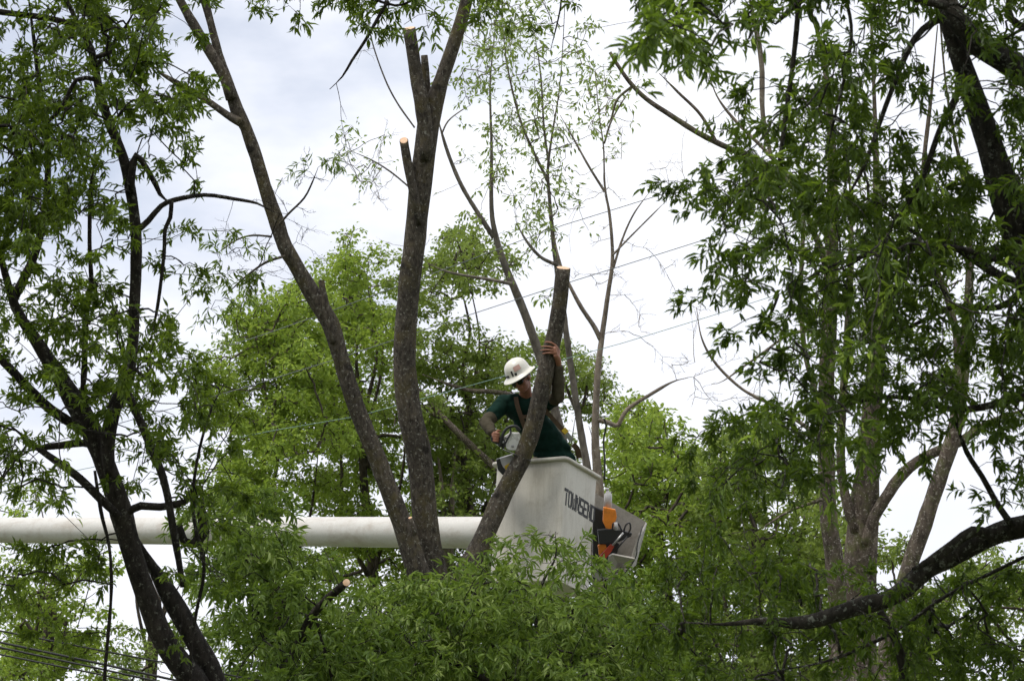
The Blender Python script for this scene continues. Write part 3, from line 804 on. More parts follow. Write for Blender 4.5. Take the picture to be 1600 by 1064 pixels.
TB = scatter(cells({0: (26, "1002"), 1: (25, "561002"), 2: (25, "43")}), 8.9, 0.10, 0.0058, gain=1.3)
dirs = twig_mesh(tw, [(p, .003) for p in T[near]], TB, 0.0016, 4, rmax=0.004)
willow_sprigs(lf, tw, TB, dirs, 0.076, 0.0145, 13, 0.35, 0.97, many=3, single=80, tree=rt)  # sunlight on this clump is painted in through the high leaf tint
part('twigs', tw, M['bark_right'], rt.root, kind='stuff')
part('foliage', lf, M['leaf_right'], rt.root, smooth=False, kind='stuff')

# overhanging sprays along the top edge
tt = Tree('oak_tree', 'oak whose drooping leaf sprays hang in from the top edge', (620, -800), 16.0, M['bark_left'], base=[-9.5, 6.0, 0])
b0 = np.array([-9.5, 6.0, 0])
tt.limb('trunk', [(-2500, -500, 150), (-1900, -700, 120), (-1000, -480, 60)], 9.0, 12, ground=True)
tt.limb('limb', [(-1000, -480, 60, 9.0), (-200, -420, 16, 14.0), (300, -200, 9, 16), (480, -60, 6, 16), (600, 5, 4, 16), (650, 0, 3.5, 16), (720, -25, 3, 16), (800, -20, 2.5, 16), (880, -40, 2, 16)], 16.0, 8)
tt.limb('limb', [(606, 2, 3, 16), (590, 30, 2.8, 16), (570, 65, 2.6, 16), (550, 95, 2.2, 16), (535, 120, 2, 16), (515, 140, 1.5, 16)], 16.0, 6)
tt.limb('limb', [(876, -40, 2, 16), (876, 10, 1.5, 16), (860, 80, 1.2, 16)], 16.0, 5)
T = scatter(cells({-3: (10, "6777777665554"), -2: (10, "66667777766544"), -1: (10, "6666666666544"), 0: (10, "4543665256421"), 1: (10, "510001001100"), 2: (10, "1")}), 16, 0.3, 0.0152, gain=1.2)
B = scatter(cells({2: (13, "22"), 3: (12, "222"), 4: (12, "322"), 5: (11, "222"), 6: (11, "232"), 7: (11, "12")}), 16, 0.2, 0.01, gain=0.6)
tw = Acc(); lf = Acc()
tn_ = [q for q in tt.nodes if q[1] < .1]
dirs = twig_mesh(tw, tn_, T, 0.0016, 4, wig=.2, rmax=0.01)
shoots(tw, tn_, B, 0.0022)
willow_sprigs(lf, tw, T, dirs[:len(T)], 0.068, 0.0155, 11, 0.6, 0.4)
part('twigs', tw, M['bark_left'], tt.root, kind='stuff')
part('foliage', lf, M['leaf_dark'], tt.root, smooth=False, kind='stuff')

# ---------------- mid-distance trees on the right (behind)
e1 = Tree('tall_tree', 'straight grey trunk rising behind the right foliage, left of the forked one', (1310, 1064), 28.0, M['bark_grey'])
e1.limb('trunk', [(1312, 1064, 24), (1306, 900, 22), (1294, 800, 20), (1290, 650, 19), (1296, 500, 18), (1300, 350, 16), (1298, 200, 13), (1285, 80, 11), (1262, 0, 8), (1240, -120, 6)], 28.0, 14, ws=0.68, ground=True, rough=.1)
e1.limb('limb', [(1292, 660, 6), (1270, 600, 5.5), (1255, 530, 5), (1252, 430, 4.5), (1256, 330, 4), (1250, 260, 3)], 28, 8, ws=0.78, mat=M['bark_pale'])
e1.limb('limb', [(1288, 690, 5), (1250, 660, 4), (1205, 632, 3.5), (1160, 608, 3), (1120, 570, 2.8), (1097, 530, 2.4), (1088, 480, 1.8)], 27.8, 6, ws=0.78, mat=M['bark_pale'])
e1.limb('limb', [(1285, 780, 4), (1255, 790, 3), (1230, 800, 2.5), (1190, 825, 2)], 27.8, 6, ws=0.78)
e1.limb('limb', [(1296, 420, 7), (1270, 360, 6), (1240, 290, 5), (1200, 240, 4), (1150, 190, 3.4), (1120, 150, 2.6), (1103, 100, 2)], 27.6, 8, ws=0.78, mat=M['bark_pale'])
e1.limb('limb', [(1205, 245, 4), (1192, 180, 5), (1190, 100, 5.5), (1180, 40, 5), (1165, -30, 4)], 27.5, 8, ws=0.78, mat=M['bark_pale'])
e1.limb('limb', [(1296, 520, 5), (1240, 520, 3), (1180, 560, 2.4), (1130, 595, 1.8), (1112, 600, 1.4)], 27.7, 6, ws=0.78, mat=M['bark_pale'])
e2 = Tree('forked_tree', 'thick grey plated trunk that forks into three behind the right foliage', (1345, 1064), 29.0, M['bark_grey'])
e2.limb('trunk', [(1342, 1064, 36), (1344, 900, 33), (1346, 850, 31), (1350, 800, 29), (1352, 770, 27), (1358, 700, 21), (1364, 620, 19), (1370, 550, 17), (1375, 450, 15), (1370, 300, 12), (1366, 150, 9), (1360, 0, 6)], 29.0, 16, ws=0.80, ground=True, rough=.1)
e2.limb('limb', [(1338, 830, 12), (1322, 780, 10), (1314, 720, 9), (1316, 640, 8), (1324, 520, 7), (1330, 380, 6), (1326, 250, 4)], 28.9, 10, ws=0.78)
e2.limb('limb', [(1350, 850, 8), (1366, 808, 12), (1384, 778, 12), (1404, 748, 12), (1432, 722, 11), (1466, 704, 10), (1500, 690, 10), (1545, 660, 8), (1600, 640, 7)], 28.8, 12, ws=0.78)
e3 = Tree('leaning_tree', 'slim trunk leaning right, seen against bright sky above the arching limb', (1395, 1064), 27.0, M['bark_grey'])
e3.limb('trunk', [(1385, 1064, 21), (1400, 960, 20), (1416, 900, 19), (1438, 835, 19), (1460, 770, 18), (1484, 700, 18), (1498, 640, 16), (1508, 540, 13), (1515, 420, 10), (1508, 300, 8), (1480, 150, 6), (1465, -20, 5)], 27.0, 14, ws=0.68, ground=True, rough=.1)
e3.limb('limb', [(1500, 620, 8), (1490, 500, 7), (1450, 380, 6), (1442, 280, 5), (1455, 150, 4), (1465, 40, 3)], 27.2, 8, ws=0.78)
EM = {4: (29, "232"), 5: (29, "233342"), 6: (28, "33334433"), 7: (29, "3344444"), 8: (29, "444444444"), 9: (30, "3444444443"), 10: (30, "344444443"), 11: (31, "34444443"), 12: (31, "3444444"), 13: (31, "344444443"), 14: (31, "34443443"), 15: (31, "4444334"), 16: (31, "22220"), 17: (31, "2"), 18: (31, "1")}
ecm = cells(EM)
for i, (t_, br) in enumerate(((e1, 1295), (e2, 1370), (e3, 1500))):
    sub = {k: v for k, v in ecm.items() if min((abs(k[0] * 40 + 20 - b), j) for j, b in enumerate((1270, 1370, 1480)))[1] == i}
    T = scatter(sub, 28, 0.8, 0.018, gain=1.6)
    tw = Acc(); lf = Acc()
    twig_mesh(tw, t_.nodes, T, 0.003, 4, rmax=0.02)
    tufts(lf, T, 0.16, 0.10, 0.028, 14, 0.25)
    part('twigs', tw, M['bark_bg'], t_.root, kind='stuff')
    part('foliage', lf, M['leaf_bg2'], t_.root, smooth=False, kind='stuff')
# snapped bough of the straight grey tree
bough = e1.limb('broken_limb', [(1298, 380, 6, 28.0), (1262, 318, 6, 27.0), (1215, 272, 6, 26.0), (1160, 242, 6, 25.4), (1098, 212, 6, 25.0), (1050, 182, 5.5, 25), (1010, 155, 5, 25), (985, 130, 4.5, 25), (965, 102, 4, 25), (953, 82, 3.5, 25)], 25.0, 10, ws=0.75, label='snapped bough pointing up to the left')
e1.limb('limb', [(990, 134, 2.5), (965, 155, 2), (955, 185, 1.6), (945, 200, 1.2)], 25.0, 6)
e1.limb('limb', [(1120, 224, 3), (1095, 180, 2.6), (1060, 145, 2.2), (1030, 115, 1.6)], 25.0, 6)
tw = Acc(); B = scatter(cells({3: (24, "12222"), 4: (25, "1222"), 5: (25, "112"), 2: (24, "1112")}), 25, .3, 0.02, gain=2.2)
shoots(tw, [q for q in e1.nodes if q[0][1] < CAM[1] + 25.5 * FWD[1] - 1.0], B, .0034)
part('bare_twigs', tw, M['bark_bg'], e1.root, kind='stuff')

# ---------------- thin trees in the middle distance
f1 = Tree('slender_tree', 'slender pale tree with leafless twigs right of the worker', (945, 1064), 33.0, M['bark_pale'])
f1.limb('trunk', [(942, 1064, 12), (940, 860, 11), (936, 770, 11), (930, 690, 8.5), (931, 640, 7.5), (934, 582, 7), (940, 530, 6.5), (950, 460, 6), (957, 405, 5.5), (953, 340, 5), (945, 290, 4.5), (943, 230, 4), (936, 180, 3), (930, 110, 2)], 33.0, ws=0.74, sides=10, ground=True)
f1.limb('limb', [(939, 532, 5), (928, 510, 5), (908, 480, 4.5), (892, 450, 4), (876, 415, 3.5), (866, 370, 2.5)], 33, ws=0.74, sides=8)
f1.limb('limb', [(958, 420, 3), (972, 375, 2.5), (990, 335, 2), (1015, 300, 1.5)], 33, ws=0.74, sides=6)
f1.limb('limb', [(956, 400, 2.5), (985, 370, 2), (1020, 335, 1.6), (1040, 315, 1.2)], 32.8, ws=0.74, sides=6)
f1.limb('limb', [(945, 300, 3), (920, 260, 2.5), (895, 215, 2), (875, 180, 1.5)], 33, ws=0.74, sides=6)
f1.limb('limb', [(944, 225, 2.5), (955, 190, 2.2), (975, 155, 1.8), (985, 140, 1.3)], 33, ws=0.74, sides=6)
f1.limb('limb', [(932, 655, 6), (950, 660, 5.5), (965, 664, 5), (980, 640, 4.5), (1015, 617, 4), (1050, 597, 3), (1075, 590, 2)], 33, ws=0.74, sides=8)
g1 = Tree('slender_tree', 'slender leafy tree directly behind the upright end of the leaning stem', (935, 1064), 34.5, M['bark_thin'])
g1.limb('trunk', [(940, 1064, 12), (930, 860, 11), (920, 750, 9), (906, 665, 7.5), (896, 600, 7), (886, 530, 6.5), (878, 470, 6.2), (870, 420, 6), (864, 370, 5.5), (859, 315, 5), (856, 268, 4.5), (862, 215, 4), (874, 140, 3), (880, 60, 2.2), (884, -30, 1.5)], 34.5, ws=0.74, sides=10, ground=True)
g1.limb('limb', [(857, 285, 3.5), (835, 240, 3), (812, 185, 2.5), (792, 100, 1.8), (785, 30, 1.2)], 34.5, ws=0.74, sides=6)
g1.limb('limb', [(869, 414, 4), (845, 402, 3.5), (825, 380, 3), (808, 352, 2)], 34.4, ws=0.74, sides=6)
g1.limb('limb', [(858, 260, 3), (850, 200, 2.5), (845, 120, 2), (835, 50, 1.4)], 34.7, ws=0.74, sides=6)
g2 = Tree('slender_tree', 'slender leafy tree rising left of the worker, upright then forked', (915, 1064), 36.0, M['bark_thin'])
g2.limb('trunk', [(912, 1064, 13), (905, 860, 12), (885, 720, 11), (856, 600, 10), (836, 535, 9.5), (812, 470, 9), (790, 418, 8), (775, 370, 7), (768, 325, 6), (768, 230, 5), (766, 130, 4), (774, 40, 2.6), (780, -40, 2)], 36.0, ws=0.74, sides=10, ground=True)
g2.limb('limb', [(772, 372, 5.5), (748, 335, 5), (722, 292, 4.5), (702, 245, 4), (688, 200, 3.2), (684, 180, 2.4)], 36, ws=0.74, sides=8)
g2.limb('limb', [(801, 444, 4), (765, 437, 3.5), (735, 432, 3), (700, 425, 2.5), (668, 412, 2)], 35.8, ws=0.74, sides=6)
g2.limb('limb', [(690, 210, 2), (700, 190, 1.8), (718, 175, 1.4), (735, 165, 1)], 36, ws=0.74, sides=5)
g2.limb('limb', [(648, 200, 2), (620, 160, 2), (600, 120, 1.8), (580, 60, 1.4), (570, 0, 1)], 36.4, ws=0.74, sides=5)
g2.limb('limb', [(648, 300, 2), (612, 270, 2), (580, 250, 1.5), (545, 235, 1)], 36.4, ws=0.74, sides=5)
TM1 = {-1: (19, "5543"), 0: (19, "553221"), 1: (19, "54443"), 2: (20, "453"), 3: (20, "443"), 4: (20, "442"), 5: (20, "4432"), 6: (20, "552"), 7: (20, "452"), 8: (20, "441"), 9: (20, "43"), 10: (20, "3"), 11: (21, "2")}
TM2 = {-1: (17, "45"), 0: (17, "34"), 1: (17, "245"), 2: (18, "45"), 3: (17, "254"), 4: (18, "33"), 5: (13, "3200024"), 6: (13, "2420024"), 7: (14, "200123"), 8: (17, "123"), 9: (17, "112"), 10: (18, "11")}
TM3 = {2: (23, "4"), 3: (23, "52"), 4: (23, "42"), 5: (23, "1")}
FB = {2: (22, "1122"), 3: (22, "1222"), 4: (22, "12222"), 5: (22, "12222"), 6: (22, "12332"), 7: (22, "233332"), 8: (22, "2333321"), 9: (21, "22333321"), 10: (21, "2233332"), 11: (22, "2233322"), 12: (22, "222233"), 13: (23, "22223322"), 14: (23, "2123333"), 15: (25, "2233332"), 16: (27, "22")}
GB2 = {3: (14, "222"), 4: (13, "2222"), 5: (13, "222022"), 6: (14, "111122"), 7: (14, "221112"), 8: (13, "22211"), 9: (13, "2221"), 10: (16, "1"), 2: (13, "111"), 1: (13, "111")}
for t_, lm, bmx, dep, br in ((f1, TM3, FB, 33, .5), (g1, TM1, {}, 34.5, .55), (g2, TM2, GB2, 36, .5)):
    T = scatter(cells(lm), dep, .9, 0.011, gain=1.5)
    B = scatter(cells(bmx), dep, .7, 0.05, gain=1.5) if bmx else np.zeros((0, 3))
    if len(B) == 0: B = np.zeros((0, 3))
    tw = Acc(); lf = Acc()
    twig_mesh(tw, t_.nodes, T, 0.0034, 3, wig=.18, rmax=.016)
    if len(B): shoots(tw, t_.nodes, B, 0.0042)
    tufts(lf, T, 0.15, 0.105, 0.034, 9, br)
    part('twigs', tw, t_.bark, t_.root, kind='stuff')
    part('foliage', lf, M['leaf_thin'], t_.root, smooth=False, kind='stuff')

# ---------------- background crowns
BG = {9: (0, "............2433..53......................"), 10: (0, "............46455.65....................."), 11: (0, "........0135786654.53...................."),
      12: (0, "1........667787644545553.................."), 13: (0, "3........688876555677743................."), 14: (0, "3.......5888886455788555................."), 15: (0, "2......388888853677654455450............."),
      16: (0, ".......488878865677645567774............."), 17: (0, "........677877768666644.7877720.........."), 18: (0, "32......567664687766664.778886653........"), 19: (0, "43......466678777666666.6678877653......."),
      20: (0, "33......456666777777666.66788876643......"), 21: (0, "3432....34456777777666666.67888766543344322"), 22: (0, "56542...3445677777766666644678876555545544"), 23: (0, "7653321.3445666677777776666677776666655555"), 24: (0, "875443234555666777777766666677777666665555"),
      25: (0, "887544234555666777777766666677777666665555"), 26: (0, "888654334555666777777766666677777666665555"), 27: (0, "888765555555666777777766666677777666665555")}
bgcells = {k: v for k, v in cells(BG).items() if k[0] < 43}
BT = [('broad_tree', 'bright green broad tree at left, above the boom and left of the dark stem', 420, 50, 'leaf_bg', [(445, 520), (360, 640), (500, 640), (400, 480)]),
      ('broad_tree', 'light green tree between the two big stems, its top above the boom', 575, 54, 'leaf_bg', [(540, 390), (600, 430), (520, 560), (640, 560)]),
      ('broad_tree', 'olive green tree right of the thick central stem, behind the worker', 735, 52, 'leaf_bg2', [(715, 385), (690, 520), (800, 560), (650, 640)]),
      ('broad_tree', 'bright green tree right of the bucket behind the slender trunks', 1030, 46, 'leaf_bg', [(1010, 610), (920, 620), (1050, 690), (960, 760)]),
      ('broad_tree', 'green tree low behind the right-hand foliage, left of the grey trunks', 1175, 43, 'leaf_bg2', [(1120, 790), (1180, 780), (1230, 840)]),
      ('broad_tree', 'hazy green tree filling the bottom left corner behind the cables', 70, 48, 'leaf_bg', [(20, 850), (80, 850), (150, 880)]),
      ('broad_tree', 'sparse pale tree in the gap between left trunks near the bottom', 235, 56, 'leaf_thin', [(215, 830), (262, 850), (292, 850)]),
      ('broad_tree', 'low green tree at bottom right below the arching limb', 1440, 47, 'leaf_bg2', [(1400, 870), (1480, 900), (1550, 900)]),
      ('broad_tree', 'green tree behind the bucket and the low spreading foliage', 870, 57, 'leaf_bg2', [(850, 620), (900, 600), (800, 700)])]
xs = [b[2] for b in BT]
for i, (nm, lab, bx, dep, lm, tips) in enumerate(BT):
    t_ = Tree(nm, lab, (bx, 1064), dep, M['bark_bg'], base=[*P(bx, 1064, dep)[:2], 0], group='trees in the background')
    sub = {k: v for k, v in bgcells.items() if int(np.argmin([abs(k[0] * 40 + 20 - x) for x in xs])) == i}
    topy = min(t[1] for t in tips)
    t_.limb('trunk', [(bx, 1064, 10), (bx + 10, 940, 9), (bx - 9, 0.5 * (topy + 1000), 7), (bx + 14, topy + 160, 4), (bx, topy + 60, 2)], dep, 9, ground=True)
    for q, (tx, ty) in enumerate(tips):
        sy = min(1040, ty + 260 + 40 * q)
        t_.limb('limb', [(bx, sy, 4), (bx + 0.3 * (tx - bx) + rng.normal(0, 8), sy - 0.25 * (sy - ty), 3.2), (bx + 0.7 * (tx - bx) + rng.normal(0, 10), sy - 0.5 * (sy - ty), 2.4), (tx, ty + 45, 1.2)], dep + rng.normal(0, .8), 6)
    T = clumps(sub, dep, 1.8, 0.60, 25, gain=4.7)
    tw = Acc(); lf = Acc()
    twig_mesh(tw, t_.nodes, T, 0.006, 3, wig=.18, rmax=.04)
    tufts(lf, T, 0.18, 0.11, 0.058, 19, 0.5, (KITE, KITE_F))
    part('twigs', tw, M['bark_bg'], t_.root, kind='stuff')
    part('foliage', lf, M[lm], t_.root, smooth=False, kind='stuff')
    if i == 2:
        t_.limb('limb', [(bx + 60, 760, 6), (775, 733, 6), (730, 690, 5.5), (690, 650, 5), (652, 604, 4)], dep - 2, 8, mat=M['bark_grey'])
        t_.limb('limb', [(860, 640, 4), (800, 618, 4), (770, 612, 4), (735, 610, 3.5), (700, 600, 3), (660, 585, 2)], dep - 2, 8, mat=M['bark_grey'])
        t_.limb('limb', [(702, 1000, 6), (704, 860, 5), (706, 780, 4.5), (712, 700, 3.5)], dep - 1, 8, mat=M['bark_pale'])
        t_.limb('limb', [(700, 1000, 5), (696, 860, 4), (690, 760, 3.5), (680, 680, 2.5)], dep - 1, 8, mat=M['bark_pale'])
# ------------------------------------------------------------------ aerial lift
def basis(col):
    return np.array(col)
CORNER_D = 22.60
roll = R(4.0)
thr, thl = R(29.5), R(60.5)
def rollv(v):      # roll about the viewing axis, clockwise in the picture
    k = unit(FWD); v = np.asarray(v, float); a = roll
    return v * math.cos(a) + np.cross(k, v) * math.sin(a) + k * np.dot(k, v) * (1 - math.cos(a))
bx_r = rollv([math.sin(thr), math.cos(thr), 0])      # along right face, away
bx_l = rollv([-math.sin(thl), math.cos(thl), 0])     # along left face, away
bx_u = rollv([0, 0, 1])
TOPC = P(884, 714, CORNER_D)                          # top outer corner (nearest)
BW_L, BW_R, BH = 0.72, 0.66, 1.12
def BK(l, r, h):
    return TOPC + bx_l * l + bx_r * r + bx_u * (h - BH)

lift = empty('aerial_lift', P(-300, 1064, 26.0) * np.array([1, 1, 0]), 'white fibreglass lift bucket lettered in black, on a long white boom', 'lift')

def prism_ring(bm, prof):
    """prof: list of loops (each list of 3D points, same count) -> bridged"""
    loops = [[bm.verts.new(Vector(p)) for p in lp] for lp in prof]
    for a, b in zip(loops, loops[1:]):
        n = len(a)
        for i in range(n):
            bm.faces.new((a[i], a[(i + 1) % n], b[(i + 1) % n], b[i]))
    return loops

def rounded_rect(l0, l1, r0, r1, h, rad, seg=5):
    pts = []
    for (cx, cy, a0) in ((l0 + rad, r0 + rad, 180), (l1 - rad, r0 + rad, 270), (l1 - rad, r1 - rad, 0), (l0 + rad, r1 - rad, 90)):
        for k in range(seg + 1):
            a = R(a0 + 90 * k / seg)
            pts.append(BK(cx + rad * math.cos(a), cy + rad * math.sin(a), h))
    return pts
th = 0.012
bm = bmesh.new()
outer = [(h, 0.018 * (1 - h / BH)) for h in (0.0, 0.03, 0.3, 0.6, 0.9, BH - 0.01)]
prof = []
prof.append(rounded_rect(0.06, BW_L - 0.06, 0.06, BW_R - 0.06, -0.02, 0.03))
for h, ins in outer: prof.append(rounded_rect(ins, BW_L - ins, ins, BW_R - ins, h, 0.045))
for h in (BH - 0.01, 0.6, 0.05): prof.append(rounded_rect(th, BW_L - th, th, BW_R - th, h, 0.036))
lps = prism_ring(bm, prof)
bm.faces.new(lps[0]); bm.faces.new(lps[-1])
bucket = bmpart('bucket', bm, M['fiberglass'], lift, smooth=False)
for p in bucket.data.polygons: p.use_smooth = True
bucket.data.set_sharp_from_angle(angle=R(35))
bm = bmesh.new()      # rolled lip
lip = []
for (o_, h) in ((0.002, BH - 0.035), (-0.028, BH - 0.032), (-0.034, BH - 0.022), (-0.032, BH - 0.004), (-0.02, BH + 0.004), (0.012, BH + 0.006), (0.022, BH), (0.022, BH - 0.02), (0.013, BH - 0.03)):
    lip.append(rounded_rect(o_, BW_L - o_, o_, BW_R - o_, h, 0.05))
l_ = prism_ring(bm, lip)
n_ = len(l_[0])
for i in range(n_): bm.faces.new((l_[-1][i], l_[-1][(i + 1) % n_], l_[0][(i + 1) % n_], l_[0][i]))
lipo = bmpart('lip', bm, M['fiberglass'], bucket, smooth=True)

# stencilled lettering on the right face: strokes in letter space (0..1, 0..1)
GL = {'T': [(0, .82, 1, 1), (.38, 0, .66, .76)],
      'O': [(0, .12, .30, .88), (.70, .12, 1, .88), (.12, .84, .44, 1), (.56, .84, .88, 1), (.12, 0, .44, .16), (.56, 0, .88, .16)],
      'W': [(0, .1, .22, 1), (.39, .06, .61, .7), (.78, .1, 1, 1), (.1, 0, .40, .15), (.60, 0, .9, .15)],
      'N': [(0, 0, .26, 1), (.74, 0, 1, 1), (.30, .5, .5, .88), (.5, .14, .70, .52)],
      'S': [(.05, .82, 1, 1), (0, .52, .28, .88), (.12, .42, .88, .58), (.72, .12, 1, .48), (0, 0, .95, .18)],
      'E': [(0, 0, .28, 1), (.34, .83, 1, 1), (.34, .42, .85, .58), (.34, 0, 1, .17)],
      'D': [(0, 0, .28, 1), (.34, .84, .8, 1), (.34, 0, .8, .16), (.72, .12, 1, .88)]}
r_off = 0.030
lw, lh = 0.0715, 0.156
for k, ch in enumerate('TOWNSEND'):
    a = Acc()
    r0 = r_off + k * (lw + 0.0050)
    h0 = 0.69 - 0.003 * k
    for (x0, y0, x1, y1) in GL[ch]:
        r_a, r_b = r0 + x0 * lw, r0 + x1 * lw
        h_a, h_b = h0 + y0 * lh, h0 + y1 * lh
        def Q(r, h, out):
            ins = 0.018 * (1 - h / BH)
            return BK(ins - out, r, h)
        # the right face is the l = 0 side
        vs = [Q(r_a, h_a, .0025), Q(r_b, h_a, .0025), Q(r_b, h_b, .0025), Q(r_a, h_b, .0025),
              Q(r_a, h_a, -.002), Q(r_b, h_a, -.002), Q(r_b, h_b, -.002), Q(r_a, h_b, -.002)]
        a.add(np.array(vs), [(0, 1, 2, 3), (0, 4, 5, 1), (1, 5, 6, 2), (2, 6, 7, 3), (3, 7, 4, 0)])
    part('letter', a, M['black_paint'], bucket, smooth=False)

# boom
bo = []
for (px, py, d, r) in ((-330, 824, 27.9, .127), (0, 828, 26.4, .133), (250, 829, 25.4, .138), (500, 830.5, 24.4, .1435), (760, 832, 23.35, .148), (800, 832, 23.2, .148)):
    bo.append([*P(px, py, d), r])
bo = catmull(np.array(bo), 0.25)
a = Acc(); tube(a, bo[:, :3], bo[:, 3], 40)
boom = part('boom', a, M['boom_paint'], lift)
boom.data.set_sharp_from_angle(angle=R(40))
a = Acc()
tip = bo[-1, :3]
tube(a, [P(770, 832, 23.32), P(845, 845, 23.3)], [.10, .10], 16)
tube(a, [P(835, 790, 23.42), P(850, 900, 23.42)], [.06, .06], 12)
part('mounting_bracket', a, M['grey_metal'], lift)
a = Acc()      # elbow and lower boom, beyond the left edge of the picture
e0 = P(-330, 824, 27.9)
tube(a, [e0 + [0.0, -0.35, 0.05], e0 + [0, 0.35, 0.05]], [.24, .24], 20)
part('elbow', a, M['grey_metal'], lift)
a = Acc(); base = np.array(lift.location)
tube(a, [e0, base + [0, 0, 1.2], base + [0, 0, 0.0]], [.15, .2, .3], 16)
part('lower_boom', a, M['boom_paint'], lift)

# tool tray beyond the bucket
def boxbm(bm, c, ax, ay, az, sx, sy, sz):
    vs = []
    for dz in (-1, 1):
        for dy in (-1, 1):
            for dx in (-1, 1):
                vs.append(bm.verts.new(Vector(np.asarray(c) + ax * dx * sx / 2 + ay * dy * sy / 2 + az * dz * sz / 2)))
    for f in ((0, 1, 3, 2), (4, 6, 7, 5), (0, 4, 5, 1), (2, 3, 7, 6), (0, 2, 6, 4), (1, 5, 7, 3)):
        bm.faces.new([vs[i] for i in f])

def plate(poly_px, d, thick=0.018, dfun=None):
    """thin solid panel: outline given as image points with own depths"""
    bm = bmesh.new()
    fr = [P(x, y, (dd if dd is not None else d)) for (x, y, dd) in poly_px]
    n = unit(np.cross(fr[1] - fr[0], fr[2] - fr[0]))
    if np.dot(n, FWD) < 0: n = -n
    a = [bm.verts.new(Vector(p)) for p in fr]; b = [bm.verts.new(Vector(p + n * thick)) for p in fr]
    bm.faces.new(a); bm.faces.new(b[::-1])
    for i in range(len(a)):
        bm.faces.new((a[i], b[i], b[(i + 1) % len(a)], a[(i + 1) % len(a)]))
    return bm
D0 = 23.25
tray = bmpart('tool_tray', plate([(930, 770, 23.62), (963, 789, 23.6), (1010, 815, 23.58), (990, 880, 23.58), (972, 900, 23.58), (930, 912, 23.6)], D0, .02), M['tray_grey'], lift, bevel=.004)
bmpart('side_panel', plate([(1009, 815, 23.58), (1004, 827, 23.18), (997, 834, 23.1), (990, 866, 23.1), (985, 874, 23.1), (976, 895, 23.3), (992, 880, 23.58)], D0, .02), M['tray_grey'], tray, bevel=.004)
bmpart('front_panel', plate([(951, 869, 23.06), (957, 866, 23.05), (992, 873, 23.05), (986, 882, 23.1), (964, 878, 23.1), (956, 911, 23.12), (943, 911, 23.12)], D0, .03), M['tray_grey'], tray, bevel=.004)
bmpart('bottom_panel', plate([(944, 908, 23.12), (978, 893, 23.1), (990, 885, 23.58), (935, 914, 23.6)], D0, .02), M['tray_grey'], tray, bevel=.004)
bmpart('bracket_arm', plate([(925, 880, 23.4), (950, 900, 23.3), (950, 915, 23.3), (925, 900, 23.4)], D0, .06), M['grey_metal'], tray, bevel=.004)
a = Acc(); tube(a, catmull([P(1004, 822, 23.13), P(996, 850, 23.06), P(994, 868, 23.06), P(984, 886, 23.1), P(975, 895, 23.15)], .04), .006, 6)
part('hose', a, M['black_plastic'], lift)
a = Acc(); tube(a, catmull([P(944, 750, 23.3), P(945, 720, 23.3), P(943, 690, 23.32), P(947, 665, 23.3), P(944, 655, 23.2)], .05), .009, 6)
hp = empty('hanging_rope', P(945, 750, 23.3), 'thin black rope standing up behind the bucket corner', 'rope')
part('strand', a, M['black_plastic'], hp)

bmpart('tray_shadow_block', plate([(926, 790, 23.5), (948, 800, 23.5), (956, 842, 23.5), (968, 850, 23.5), (962, 872, 23.5), (950, 905, 23.5), (926, 905, 23.5)], 23.5, .08), M['black_plastic'], lift, bevel=.01)  # black block added to stand in for the shadow inside the tray
# tools in the tray
tl = empty('spare_chainsaw', P(950, 850, 23.35), 'orange and black chainsaw stowed upright in the tool tray', 'chainsaw')
bmpart('housing', plate([(943, 792, 23.30), (962, 796, 23.30), (964, 808, 23.3), (958, 825, 23.3), (948, 828, 23.3), (942, 815, 23.3)], D0, .10), M['orange'], tl, bevel=.008)
bmpart('body', plate([(934, 828, 23.28), (948, 826, 23.28), (970, 828, 23.28), (988, 833, 23.28), (986, 838, 23.28), (968, 846, 23.28), (950, 850, 23.28), (936, 850, 23.28)], D0, .12), M['black_plastic'], tl, bevel=.006)
bmpart('guard', plate([(934, 852, 23.3), (946, 847, 23.3), (948, 856, 23.3), (936, 868, 23.3)], D0, .08), M['orange'], tl, bevel=.006)
a = Acc()
tube(a, catmull([P(974, 832, 23.26), P(978, 820, 23.26), P(984, 817, 23.26), P(985, 826, 23.26), P(981, 834, 23.26)], .015), .008, 8)
part('handle', a, M['black_plastic'], tl)
a = Acc(); tube(a, catmull([P(957, 828, 23.24), P(958, 818, 23.24), P(966, 818, 23.24), P(972, 830, 23.24)], .015), .008, 8)
part('handle', a, M['black_plastic'], tl)
a = Acc(); tube(a, [P(962, 816, 23.22), P(963, 828, 23.22)], [.016, .018], 10); part('cap', a, M['white_plastic'], tl)
rd = empty('pole_saw_head', P(935, 878, 23.3), 'red pole tool head leaning across the bottom of the tool tray', 'tool')
bmpart('shaft', plate([(934, 872, 23.2), (954, 850, 23.2), (960, 853, 23.2), (955, 862, 23.2), (938, 884, 23.2)], D0, .04), M['red'], rd, bevel=.006)
a = Acc(); tube(a, [P(957, 852, 23.18), P(974, 832, 23.2)], .010, 8); part('blade', a, M['grey_metal'], rd)
a = Acc(); tube(a, [P(960, 862, 23.2), P(980, 838, 23.24)], .008, 8); part('rod', a, M['black_plastic'], rd)
bt = empty('bottle', P(950, 792, 23.33), 'white plastic bottle standing behind the orange saw', 'bottle')
a = Acc(); tube(a, [P(950, 796, 23.38), P(950, 780, 23.38), P(950, 772, 23.38), P(949.5, 768, 23.38), P(949, 764, 23.38)], [.036, .038, .034, .016, .013], 16)
part('body', a, M['white_plastic'], bt)
a = Acc(); tube(a, [P(949, 766, 23.38), P(949, 762, 23.38)], .016, 12); part('lid', a, M['white_plastic'], bt)

